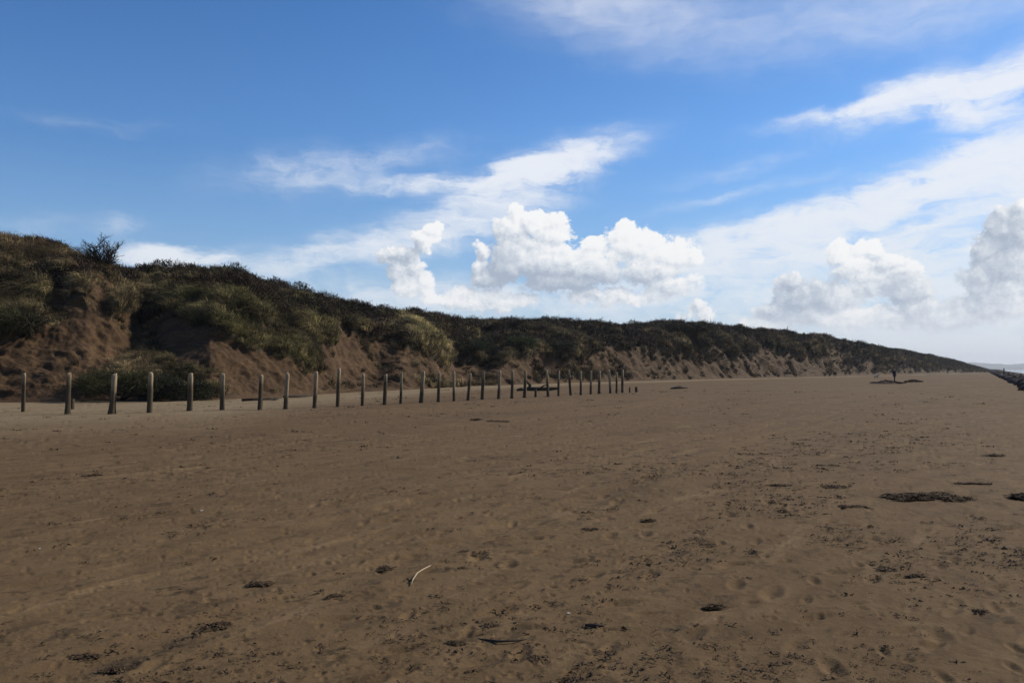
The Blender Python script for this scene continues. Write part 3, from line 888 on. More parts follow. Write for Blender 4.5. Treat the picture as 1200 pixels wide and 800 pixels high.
def shrub(label, x, y, wpx, hpx, leafy, seed, tones=None, nleaf=2600, leaf=0.07, bearing_loc=None, group=None, name='shrub'):
    rnd = random.Random(seed)
    loc = bearing_loc or on_dune(x, y)
    s = loc.y / F
    w, h = wpx * s, hpx * s
    root = empty(name, loc)
    tag(root, label, 'shrub', group)
    paths, tips = branchy(h, w, 15 if not leafy else 5, 3 if not leafy else 2, rnd, 0.034 * max(h, 0.8))
    v, qd, tr = tube_mesh(paths, 4)
    # keep to the outline seen: scale to size
    ext = v[:, :2].max(0) - v[:, :2].min(0); hz = v[:, 2].max()
    fs = np.array([w / max(ext[0], .01), w / max(ext[1], .01) * 0.9, h / max(hz, .01)])
    v = v * fs
    mesh_np('branches', v, qd, tr, M_bark, root, smooth=True)
    if leafy:
        nrng = np.random.default_rng(seed)
        # leaf clumps over the crown: several uneven lobes
        nl = 15; C = []
        for i in range(nl):
            a = nrng.random() * 2 * PI; rr = nrng.random() ** .5 * 0.42
            C.append((math.cos(a) * rr * w, math.sin(a) * rr * w, h * (0.25 + 0.42 * nrng.random() * (1 - rr)), nrng.uniform(.09, .22)))
        C = np.array(C)
        k = nrng.integers(0, nl, nleaf)
        d = nrng.normal(size=(nleaf, 3)); d /= np.linalg.norm(d, axis=1)[:, None]
        d *= (nrng.random((nleaf, 1)) ** 0.35) * (1 + 0.35 * nrng.normal(size=(nleaf, 1)) * 0.5)
        Pp = C[k, :3] + d * np.stack([C[k, 3] * w, C[k, 3] * w, C[k, 3] * h * 1.35], 1)
        Pp[:, 2] = np.abs(Pp[:, 2])
        dr = nrng.normal(size=(nleaf, 3)) + np.array([-.3, 0, .5]); dr /= np.linalg.norm(dr, axis=1)[:, None]
        ca_, cb_ = tones or ((0.022, 0.022, 0.009), (0.078, 0.073, 0.025))
        mixk = (nrng.random(nl)[k] * 0.6 + 0.4 * nrng.random(nleaf))[:, None]
        tt = np.array(ca_) * (1 - mixk) + np.array(cb_) * mixk
        tt *= 0.7 + 0.6 * nrng.random((nleaf, 1))
        dr = dr * 0.7 + d * 0.9; dr /= np.linalg.norm(dr, axis=1)[:, None]
        V, q, t, T = blades(Pp, dr, leaf * (2.0 + 5.5 * nrng.random(nleaf) ** 1.5), leaf * (0.22 + 0.25 * nrng.random(nleaf)), tt, nrng.normal(size=(nleaf, 3)) * .4 + np.array([-.3, 0, -.7]))
        mesh_np('foliage', V, q, t, M_leaf, root, smooth=False, attrs={'tint': T})
    return root


shrub('leafless twiggy shrub standing against the sky on the left crest', 118, 310, 70, 38, False, 3)
shrub('widest dark green bush slumped at the dune foot behind the third and fourth posts', 140, 463, 108, 42, True, 4, nleaf=6500, leaf=0.07, name='bush')
shrub('near-black bush low at the dune foot behind the fifth post', 208, 467, 64, 36, True, 5, ((0.016, 0.018, 0.009), (0.034, 0.038, 0.018)), 6000, 0.07, name='bush')
shrub('small upright shrub on the crest, left one of the close pair above the fence', 604, 381, 15, 11, True, 6, ((0.018, 0.020, 0.012), (0.03, 0.034, 0.02)), 900, 0.16, group='close pair of shrubs on the crest')
shrub('small rounded shrub on the crest, right one of the close pair above the fence', 622, 381, 13, 9, True, 7, ((0.018, 0.020, 0.012), (0.03, 0.034, 0.02)), 800, 0.16, group='close pair of shrubs on the crest')
shrub('lone tiny shrub breaking the crest between the close pair and the clipped thicket', 703, 384, 9, 8, True, 8, ((0.018, 0.020, 0.012), (0.03, 0.034, 0.02)), 500, 0.16)
shrub('wide flat-topped thicket clipped by wind on the crest right of the notch', 785, 386, 104, 12, True, 9, ((0.016, 0.014, 0.010), (0.032, 0.028, 0.016)), 9000, 0.20, name='thicket')
shrub('dark green bush filling the shaded hollow beside the pale grassy arm', 548, 412, 66, 26, True, 10, ((0.018, 0.024, 0.010), (0.04, 0.05, 0.02)), 5000, 0.10, name='bush')
shrub('green rounded bush on the bench above the fence middle', 612, 404, 34, 14, True, 12, ((0.03, 0.04, 0.014), (0.06, 0.078, 0.026)), 2500, 0.11, name='bush')
shrub('dark bush on the bench, just behind the end of the fence', 658, 409, 38, 14, True, 13, ((0.02, 0.022, 0.012), (0.036, 0.036, 0.02)), 2500, 0.12, name='bush')
shrub('tiny spiky shrub on the crest directly right of the white low cloud', 253, 318, 14, 9, True, 14, ((0.03, 0.022, 0.014), (0.05, 0.036, 0.022)), 500, 0.08)
shrub('low bush overhanging the slumped sand at the far left', 28, 392, 66, 40, True, 15, ((0.024, 0.024, 0.010), (0.070, 0.066, 0.024)), 6000, 0.08, name='bush')

# ------------------------------------------------------------------ fence posts
def make_post_mat():
    m, k, p, out = new_mat('weathered_timber')
    tc = k.n('ShaderNodeTexCoord').outputs['Object']
    sp = k.n('ShaderNodeSeparateXYZ'); k.L.new(tc, sp.inputs[0])
    oi = k.n('ShaderNodeObjectInfo')
    gr = k.noise(k.vecmap(tc, sc=(14, 14, 1.2)), 2.2, 6, 0.7)
    blt = k.noise(tc, 2.4, 4, 0.6)
    c = k.mix(k.map(gr, 0.35, 0.65), (0.145, 0.105, 0.062), (0.40, 0.315, 0.195))
    c = k.mix(k.map(gr, 0.58, 0.66, 0, 0.7), c, (0.07, 0.052, 0.035))
    # damp, algae-stained lower half whose edge wanders from post to post
    edge = k.m('ADD', k.m('MULTIPLY', oi.outputs['Random'], 0.7), 0.25)
    low = k.m('SUBTRACT', edge, k.m('ADD', sp.outputs[2], k.m('MULTIPLY', blt, -0.7)))
    c = k.mix(k.map(low, -0.25, 0.35, 0, 0.88, True), c, (0.045, 0.034, 0.020))
    k.L.new(c, p.inputs['Base Color'])
    b = k.n('ShaderNodeBump'); b.inputs['Strength'].default_value = 0.7; b.inputs['Distance'].default_value = 0.012
    k.L.new(gr, b.inputs['Height']); k.L.new(b.outputs[0], p.inputs['Normal'])
    return m


M_post = make_post_mat()


def post_mesh(h, r, seed, flare=0.0):
    rnd = random.Random(seed); nrg = np.random.default_rng(seed)
    nv, nh = 18, 16
    V = []; prof = 1 + 0.17 * nrg.normal(size=nv)
    prof = (prof + np.roll(prof, 1) + np.roll(prof, -1)) / 3
    sx_, sy_ = rnd.uniform(-.02, .02), rnd.uniform(-.02, .02)
    tilt = (rnd.uniform(-.5, .5), rnd.uniform(-.4, .4))
    for i in range(nh):
        t = i / (nh - 1); z = -0.5 + (h + 0.5) * t
        rr = r * (1.07 - 0.14 * t + flare * math.exp(-max(z, 0) / 0.22)) * (1 + 0.025 * nrg.normal())
        if i == nh - 1: rr *= 0.9
        for k in range(nv):
            a = 2 * PI * k / nv
            x = math.cos(a) * rr * prof[k]; y = math.sin(a) * rr * prof[k]
            zz = z
            if i >= nh - 2: zz += tilt[0] * x + tilt[1] * y + 0.012 * nrg.normal()
            V.append((x + sx_ * math.sin(t * 3), y + sy_ * math.sin(t * 3), zz))
    Qd = []
    for i in range(nh - 1):
        for k in range(nv):
            k2 = (k + 1) % nv
            Qd.append((i * nv + k, i * nv + k2, (i + 1) * nv + k2, (i + 1) * nv + k))
    c = len(V); top = np.array(V[-nv:]).mean(0); V.append((top[0], top[1], top[2] + 0.006))
    Tr = [((nh - 1) * nv + k, (nh - 1) * nv + (k + 1) % nv, c) for k in range(nv)]
    return np.array(V), np.array(Qd), np.array(Tr)


ORD = ['first', 'second', 'third', 'fourth', 'fifth', 'sixth', 'seventh', 'eighth', 'ninth', 'tenth', 'eleventh', 'twelfth', 'thirteenth', 'fourteenth', 'fifteenth', 'sixteenth',
       'seventeenth', 'eighteenth', 'nineteenth', 'twentieth', 'twenty-first', 'twenty-second', 'twenty-third', 'twenty-fourth', 'twenty-fifth', 'twenty-sixth', 'twenty-seventh', 'twenty-eighth', 'twenty-ninth', 'thirtieth', 'thirty-first', 'thirty-second']
# base x, base y, top x, top y, width
POSTS = [
    (27, 482, 28, 437, 5.6), (79.5, 485, 81, 437, 6.2), (131, 485, 134, 438, 7.0), (175, 484, 176.5, 436.5, 7.2), (222, 482, 223.5, 437, 6.4), (261, 481, 261.5, 437.5, 6.0),
    (304, 480.5, 306, 439, 5.6), (335, 480, 337, 437, 5.6), (368.5, 478.5, 370.5, 436, 5.6), (396, 477, 397.5, 432, 5.2), (425, 475.5, 426, 438.5, 5.2), (451, 474.3, 452, 439, 5.2), (469.2, 473, 470.3, 437, 4.8),
    (493.8, 472, 496, 435.5, 4.6), (513.7, 471, 514.5, 436.5, 4.2), (532.3, 470, 532, 435.5, 4.3), (549, 469.3, 551.5, 437, 4.6), (565.3, 468.3, 567, 435.5, 4.2), (584, 467.7, 585.7, 434.5, 4.0),
    (599.6, 467, 600.8, 433.5, 4.0), (614.3, 466, 615.5, 434.5, 3.8), (642.5, 464.6, 640.8, 433.5, 3.8), (654.8, 464, 655.3, 434.5, 3.6), (668.7, 463.2, 666.7, 433.5, 3.6), (680.6, 463, 680.4, 435, 3.6),
    (692.5, 462, 692.8, 434.5, 3.4), (702.4, 461.5, 702.8, 434.5, 3.4), (715, 460.8, 713.3, 433.5, 3.4), (722.3, 460.7, 722.5, 436.5, 2.8), (729.6, 460.2, 729.8, 433.5, 3.4),
]


def slant(bx, tx):
    return ', leaning right' if tx - bx > 1.9 else (', leaning left' if tx - bx < -1.2 else '')


n_post = 0
looks = {0: 'pale thin post at the left end of the row', 2: 'pale post with a broad dark base, third from the left of the row', 3: 'broad pale grey-green post, fourth from the left of the row',
         9: 'tallest post in the left half of the row, tenth from the left', 28: 'slimmest short post, second from the right end of the tall row', 29: 'last tall post at the right end of the row, next to the stumps'}
for i, (bx, by, tx, ty, wd) in enumerate(POSTS):
    b = gpt(bx, by, 0.0)
    z = float(beach_base(np.array([b.x]), np.array([b.y]))[0])
    top = at_depth(tx, ty, b.y)
    h = top.z - z
    v, qd, tr = post_mesh(h, wd * random.uniform(.72, .92) * b.y / F / 2, 50 + i, 0.5 if i in (1, 2) else random.choice((0.05, 0.1, 0.3)))
    o = mesh_np('fence_post', v, qd, tr, M_post)
    o.location = (b.x, b.y, z)
    o.rotation_euler = (random.uniform(-.02, .02), math.atan((top.x - b.x) / h), random.uniform(0, 0.4))
    lab = looks.get(i) or f'{ORD[i]} upright timber post from the left end of the row{slant(bx, tx)}'
    tag(o, lab, 'fence post', 'timber posts standing in a row on the sand')
stumps = [(85, 479.3, 85, 468, 4.4, 'short dark stump close behind the second post from the left'),
          (627.8, 465, 628.4, 456, 2.6, 'short stump in the gap of the row, before the fallen branch'),
          (738, 460, 738, 453.5, 1.9, 'thinner of the two stumps beyond the right end of the row'),
          (745.5, 459.5, 745.8, 453.2, 2.6, 'thicker outermost stump beyond the right end of the row')]
for i, (bx, by, tx, ty, wd, lab) in enumerate(stumps):
    b = gpt(bx, by, 0.0); z = float(beach_base(np.array([b.x]), np.array([b.y]))[0]); top = at_depth(tx, ty, b.y)
    v, qd, tr = post_mesh(top.z - z, wd * b.y / F / 2, 90 + i, 0.1)
    o = mesh_np('post_stump', v, qd, tr, M_post); o.location = (b.x, b.y, z)
    o['label'] = lab; o['category'] = 'post stump'; o['group'] = 'broken post stumps'

# ------------------------------------------------------------------ driftwood
M_drift = simple_mat('dark_driftwood', (0.022, 0.016, 0.012), (0.06, 0.045, 0.032), 5, bump=0.5)
M_pale = simple_mat('bleached_stick', (0.28, 0.22, 0.15), (0.40, 0.33, 0.23), 12, bump=0.2)


def log(name, label, pts, rads, mat, cat='driftwood', extra=()):
    o0 = Vector(pts[0]); loc = Vector((o0.x, o0.y, 0))
    paths = [([tuple(Vector(p) - loc) for p in pts], rads)] + [([tuple(Vector(p) - loc) for p in a], b) for a, b in extra]
    v, qd, tr = tube_mesh(paths, 9)
    o = mesh_np(name, v, qd, tr, mat); o.location = loc
    tag(o, label, cat)
    return o


a = gpt(619, 456, 0.12); bb = gpt(632, 455.8, 0.15); c = gpt(645, 455.4, 0.15); d_ = gpt(656, 454.8, 0.2)
up = a + Vector((0.15, 0, 0.30)); up2 = a + Vector((-0.22, 0, 0.72))
log('driftwood_branch', 'dark fallen branch with a raised broken end lying behind the fence gap', [a, bb, c, d_], [0.17, 0.16, 0.14, 0.07], M_drift, extra=[([a, up, up2], [0.16, 0.12, 0.05]), ([bb, bb + Vector((.3, -.2, .25)), bb + Vector((.7, -.2, .4))], [.07, .05, .02])])
a = gpt(606, 457, 0.08); c = gpt(616, 456.2, 0.12)
log('driftwood_log', 'short dark log lying left of the fallen branch behind the fence', [a, (a + c) / 2 + Vector((0, 0, .05)), c], [0.08, 0.13, 0.07], M_drift)
a = gpt(786, 455, 0.04); c = gpt(806, 454.2, 0.05)
log('driftwood_log', 'dark log lying alone on the open sand right of the stumps', [a, (a + c) / 2 + Vector((0, 0, .08)), c], [0.05, 0.14, 0.05], M_drift)
# long thin timber lying at the foot under the slumped face
a = gpt(284, 468.5, 0.10); c = gpt(322, 466.6, 0.12); e = gpt(330, 465.4, 0.1)
log('driftwood_plank', 'long thin dark timber lying along the dune foot behind the seventh post', [a, c, e], [0.07, 0.08, 0.04], M_drift)
a = gpt(332, 464.9, 0.12); c = gpt(366, 463.2, 0.12)
log('driftwood_plank', 'long thin dark timber along the dune foot between eighth and ninth posts', [a, (a + c) / 2, c], [0.05, 0.08, 0.05], M_drift)
# pale stick on the sand
pts = [gpt(482, 685, 0.012), gpt(484, 678, 0.02), gpt(489, 671, 0.024), gpt(497, 666, 0.02), gpt(505, 662, 0.012)]
log('stick', 'thin curved bleached white stick lying on the open foreground sand', pts, [0.003, 0.0055, 0.006, 0.005, 0.003], M_pale, 'stick')
a = gpt(665, 732, 0.01); c = gpt(713, 733, 0.01)
pts = [gpt(560, 748, 0.008), gpt(585, 751, 0.02), gpt(605, 750, 0.018), gpt(622, 747, 0.006)]
log('stick', 'thin dark curved twig lying on the sand in the centre foreground', pts, [0.004, 0.007, 0.006, 0.003], M_drift, 'stick')
pts = [gpt(686, 732, 0.008), gpt(696, 732.5, 0.016), gpt(708, 732, 0.008)]
log('stick', 'short stout dark stick near the bottom right of centre', pts, [0.008, 0.013, 0.007], M_drift, 'stick')

# ------------------------------------------------------------------ seaweed
M_weed = simple_mat('seaweed', (0.046, 0.029, 0.016), (0.115, 0.076, 0.043), 7, rough=0.95, bump=0.3)
M_wrack = simple_mat('red_brown_wrack', (0.030, 0.013, 0.009), (0.065, 0.032, 0.022), 3, rough=0.7, bump=0.4)


def weed_geo(w, dpt, h, n, nrg, ln=0.12, wd=0.02):
    """a matted heap of crumpled ribbons"""
    nl = 6 if w < 0.8 else 22
    lob = nrg.uniform(-1, 1, size=(nl, 2)) * np.array([w * 0.40, dpt * 0.36]); lob[0] = 0
    kk = nrg.integers(0, nl, n); ls = (nrg.uniform(0.2, 0.55, nl) * (1.0 if nl == 6 else 0.6))[kk]
    base = np.zeros((n, 3))
    base[:, 0] = lob[kk, 0] + nrg.normal(size=n) * w / 4.5 * ls * 1.3
    base[:, 1] = lob[kk, 1] + nrg.normal(size=n) * dpt / 4.5 * ls
    r0_ = np.sqrt((base[:, 0] / (w / 2)) ** 2 + (base[:, 1] / (dpt / 2)) ** 2)[:, None]
    base[:, :2] *= np.where(r0_ > 0.85, 0.85 / np.maximum(r0_, 1e-6) * nrg.random((n, 1)) ** 0.5, 1.0)
    r2 = (base[:, 0] / (w / 2)) ** 2 + (base[:, 1] / (dpt / 2)) ** 2
    base[:, 2] = h * np.clip(1 - r2, 0, 1) * nrg.random(n) * (0.5 + 0.7 * vnoise(base[:, 0] * 4 / max(w, .3) * 3, base[:, 1] * 8, 77)) + 0.004
    dr = nrg.normal(size=(n, 3)) * np.array([1, 1, 0.10]); dr /= np.linalg.norm(dr, axis=1)[:, None]
    L = ln * (0.5 + nrg.random(n)); Wd = wd * (0.5 + nrg.random(n))
    side = np.cross(dr, np.array([0, 0, 1.0]) + nrg.normal(size=(n, 3)) * 0.3); side /= np.linalg.norm(side, axis=1)[:, None]
    pts = []
    for k, tt in enumerate((0, .33, .66, 1)):
        bendz = np.stack([nrg.normal(size=n) * .12, nrg.normal(size=n) * .12, np.abs(nrg.normal(size=n)) * .05], 1) * L[:, None]
        c = base + dr * (L * (tt - .5))[:, None] + bendz
        c[:, 2] = np.maximum(c[:, 2], 0.003)
        wdk = (Wd * (0.6 if k in (0, 3) else 1))[:, None]
        pts += [c - side * wdk / 2, c + side * wdk / 2]
    V = np.stack(pts, 1).reshape(-1, 3); i = np.arange(n) * 8
    q = np.concatenate([np.stack([i + 2 * k, i + 2 * k + 1, i + 2 * k + 3, i + 2 * k + 2], 1) for k in range(3)])
    return V, q


def weed(label, x, y, wpx, hpx, n, mat=None, seed=0, h=None, name='seaweed_clump', group=None, ln=0.1, wd=0.016):
    c = gpt(x, y, 0.0); z = float(beach_base(np.array([c.x]), np.array([c.y]))[0])
    w = wpx * c.y / F
    dp = max(w * 0.45, hpx * c.y ** 2 / (F * CH) * 0.8)
    dp = min(dp, w * 1.3)
    nrg = np.random.default_rng(500 + seed)
    V, q = weed_geo(w, dp, h or min(0.05, w * 0.12), n, nrg, ln, wd)
    o = mesh_np(name, V, q, None, mat or M_weed, smooth=True)
    o.location = (c.x, c.y, z - 0.003)
    tag(o, label, 'seaweed', group)
    return o


G1 = 'clumps of seaweed on the open sand'
weed('largest low heap of dark seaweed on the right foreground sand', 1088, 584, 118, 16, 4200, seed=1, h=0.045, name='seaweed_heap', ln=0.09, wd=0.012)
weed('dark seaweed heap at the right edge of the sand', 1197, 585, 34, 10, 1000, seed=2, h=0.06, name='seaweed_heap', ln=0.09, wd=0.012)
CL = [
    (455, 667, 28, 9, 'dark seaweed clump just left of the white stick'),
    (393, 700, 28, 9, 'dark seaweed clump in front of and left of the white stick'),
    (306, 684, 32, 10, 'tangled seaweed clump left of centre with a trailing wisp'),
    (552, 648, 34, 10, 'frayed seaweed clump behind and right of the white stick'),
    (255, 733, 36, 11, 'flat seaweed clump in the lower left foreground'),
    (135, 785, 46, 14, 'largest seaweed clump of the bottom left foreground'),
    (95, 770, 50, 9, 'thin trail of seaweed bits at the bottom left'),
    (913, 569, 32, 5, 'long seaweed smear left of the largest heap'),
    (975, 571, 46, 5, 'broad flat seaweed smear touching the trail to the largest heap'),
    (918, 600, 20, 5, 'small round seaweed clump below the smear left of the largest heap'),
    (838, 711, 26, 7, 'seaweed clump alone on the bare lower right sand'),
    (1150, 717, 24, 6, 'small thin seaweed clump in the lower right corner sand'),
    (1035, 667, 30, 7, 'wispy seaweed clump below the largest heap'),
    (1075, 675, 24, 5, 'thin dark seaweed strip right of the wispy clump'),
    (692, 621, 24, 6, 'oval dark seaweed clump right of centre'),
    (760, 611, 22, 5, 'small oval seaweed clump furthest right in the middle sand'),
    (577, 735, 30, 8, 'seaweed clump above the dark curved twig'),
    (627, 772, 26, 10, 'rounded seaweed clump at the bottom centre'),
    (672, 797, 40, 12, 'ragged seaweed clump cut by the bottom edge of the view'),
    (532, 755, 28, 8, 'seaweed clump left of the dark curved twig'),
    (108, 557, 24, 4, 'small flat seaweed clump on the middle left sand'),
    (1165, 534, 40, 4, 'long thin seaweed line on the far right sand behind the heaps'),
    (1140, 567, 50, 4, 'straight seaweed streak just behind the largest heap'),
    (1000, 594, 40, 6, 'broken seaweed patch between the small clump and the largest heap'),
    (584, 494, 34, 4, 'dark wrack patch on the sand before the fence middle'),
    (560, 492, 24, 3, 'thin wrack line on the sand below the seventeenth post'),
]
for i, (x, y, w, h, lab) in enumerate(CL):
    weed(lab, x, y, w, h, int(90 + w * 6), seed=10 + i, group=G1, h=0.006 + 0.0008 * gpt(x, y).y, ln=0.030 + 0.0026 * gpt(x, y).y, wd=0.005 + 0.0005 * gpt(x, y).y)

# the litter line: countless crumbs of weed over the whole beach, one object
def litter():
    nrg = np.random.default_rng(77)
    n0 = 34000
    ang = nrg.random(n0)
    r = CH / np.tan(np.radians(1.4 + 21 * nrg.random(n0) ** 1.35))
    th = np.radians(nrg.uniform(-38, 38, n0))
    X = r * np.sin(th); Y = r * np.cos(th)
    xp = CX + F * X / Y
    fd = foot_depth(xp)
    a_ = X * BD[0] + Y * BD[1]; c_ = X * BN[0] + Y * BN[1]
    dens = sstep(0.50, 0.72, vnoise(a_ * 0.16, c_ * 0.55, 3) * 0.55 + vnoise(a_ * 0.7, c_ * 1.6, 4) * 0.45)
    dens = np.maximum(dens * (0.30 + 0.75 * sstep(-7, -2, c_) * sstep(5, 9, a_) * sstep(60, 20, a_)), 0.02)
    keep = (nrg.random(n0) < dens) & (Y < fd - 2) & (sea_q(X, Y) < -2)
    X = X[keep]; Y = Y[keep]; n1 = len(X)
    per = 7
    n = n1 * per
    bx = np.repeat(X, per); by = np.repeat(Y, per)
    s = np.repeat(0.35 + 1.0 * nrg.random(n1) ** 3, per) * np.clip(0.35 + by / 24, 0.4, 2.2)
    base = np.stack([bx + nrg.normal(size=n) * .05 * s, by + nrg.normal(size=n) * .035 * s, np.zeros(n)], 1)
    base[:, 2] = beach_base(base[:, 0], base[:, 1]) + 0.008
    dr = nrg.normal(size=(n, 3)) * np.array([1, 0.8, 0.15]); dr /= np.linalg.norm(dr, axis=1)[:, None]
    side = np.cross(dr, np.array([0, 0, 1.0]) + nrg.normal(size=(n, 3)) * .4); side /= np.linalg.norm(side, axis=1)[:, None]
    L = .026 * s * (0.4 + nrg.random(n)); Wd = (.009 * s * (0.5 + nrg.random(n)))[:, None]
    a = base - dr * L[:, None]; b = base + np.array([0, 0, 1.0]) * (Wd * .9); c = base + dr * L[:, None]
    V = np.stack([a - side * Wd * .4, a + side * Wd * .4, b - side * Wd, b + side * Wd, c - side * Wd * .4, c + side * Wd * .4], 1).reshape(-1, 3)
    i = np.arange(n) * 6
    q = np.concatenate([np.stack([i, i + 1, i + 3, i + 2], 1), np.stack([i + 2, i + 3, i + 5, i + 4], 1)])
    o = mesh_np('seaweed_litter', V, q, None, M_weed, smooth=False)
    tag(o, 'countless dark crumbs of seaweed and twig scattered over the beach', 'litter', kind='stuff')


litter()

# shells: tiny pale ones
M_shell = simple_mat('shell', (0.55, 0.52, 0.45), (0.75, 0.72, 0.66), 20, 0.5)


def shell(label, x, y, size):
    c = gpt(x, y, 0.0); z = float(beach_base(np.array([c.x]), np.array([c.y]))[0])
    V = []; nr_, ns_ = 7, 14
    for i in range(nr_):
        t = i / (nr_ - 1)
        for k in range(ns_):
            a = -1.25 + 2.5 * k / (ns_ - 1)
            rib = 1 + 0.05 * math.cos(k * PI)
            R = size * t * rib
            V.append((math.sin(a) * R, math.cos(a) * R - size * .5, size * 0.42 * math.sin(t * PI * .72) * math.cos(a * .9) + 0.004))
    o = mesh_np('shell', np.array(V), grid_quads(nr_, ns_), None, M_shell); o.location = (c.x, c.y, z)
    so = o.modifiers.new('thick', 'SOLIDIFY'); so.thickness = 0.003
    tag(o, label, 'shell')


shell('small white shell on the sand right of the white stick', 666, 719, 0.014)
shell('small pale shell on the middle left sand before the fence', 236, 599, 0.022)
shell('tiny pale shell on the left sand, furthest left', 46, 643, 0.014)

# ------------------------------------------------------------------ wrack pile, person, dog
M_coat = simple_mat('dark_coat', (0.010, 0.012, 0.018), (0.018, 0.020, 0.028), 6)
M_trou = simple_mat('dark_trousers', (0.012, 0.013, 0.020), (0.022, 0.022, 0.03), 6)
M_skin = simple_mat('skin', (0.42, 0.27, 0.20), (0.50, 0.33, 0.25), 6, 0.6)
M_hair = simple_mat('hair', (0.03, 0.02, 0.014), (0.05, 0.034, 0.024), 20)
M_dog = simple_mat('pale_fur', (0.34, 0.27, 0.18), (0.46, 0.38, 0.27), 10)


def pile(name, label, x, y, wpx, h, seed, depth):
    c = gpt(x, y, 0.0); w = wpx * c.y / F
    nrg = np.random.default_rng(seed)
    root = empty(name, (c.x, c.y, 0)); tag(root, label, 'wrack heap', 'heaps of wrack beside the walker')
    nx_, ny_ = 90, 40
    gx, gy = np.meshgrid(np.linspace(-w / 2, w / 2, nx_), np.linspace(-depth / 2, depth / 2, ny_))
    r = (2 * gx / w) ** 2 + (2 * gy / depth) ** 2
    Z = h * np.clip(1 - r, 0, 1) ** 0.55 * (0.55 + 0.6 * vnoise(gx * 1.3 + seed, gy * 1.3, 3) + 0.25 * vnoise(gx * 4, gy * 4 + seed, 4)) - 0.06
    mesh_np('mound', np.stack([gx, gy, Z], -1), grid_quads(ny_, nx_), None, M_wrack, root)
    V, q = weed_geo(w, depth, h * 1.15, 1800, nrg, 0.4, 0.07)
    mesh_np('ribbons', V, q, None, M_weed, root)
    return root


pile('wrack_heap', 'wide low red-brown wrack heap just in front of the distant walker', 1041, 449.4, 46, 0.30, 5, 2.6)
pile('wrack_heap', 'smaller darker wrack heap to the right of the distant walker', 1071, 447.6, 20, 0.26, 6, 2.2)


def skin_figure(name, nodes, edges, radii, root, mats, sub=2, parent=None):
    me = bpy.data.meshes.new(name)
    me.from_pydata([Vector(v) for v in nodes], edges, [])
    o = bpy.data.objects.new(name, me); COL.objects.link(o)
    sk = o.modifiers.new('skin', 'SKIN'); sk.use_smooth_shade = True
    me.skin_vertices.new() if not me.skin_vertices else None
    for i, r in enumerate(radii):
        sv = me.skin_vertices[0].data[i]; sv.radius = (r, r) if not isinstance(r, tuple) else r
        sv.use_root = (i == root)
    ss = o.modifiers.new('sub', 'SUBSURF'); ss.levels = sub; ss.render_levels = sub
    bpy.context.view_layer.update()
    dg = bpy.context.evaluated_depsgraph_get()
    em = bpy.data.meshes.new_from_object(o.evaluated_get(dg))
    bpy.data.objects.remove(o)
    em.name = name
    em.materials.clear()
    for m in mats: em.materials.append(m)
    ob = bpy.data.objects.new(name, em); COL.objects.link(ob)
    for p in em.polygons: p.use_smooth = True
    if parent: ob.parent = parent
    return ob


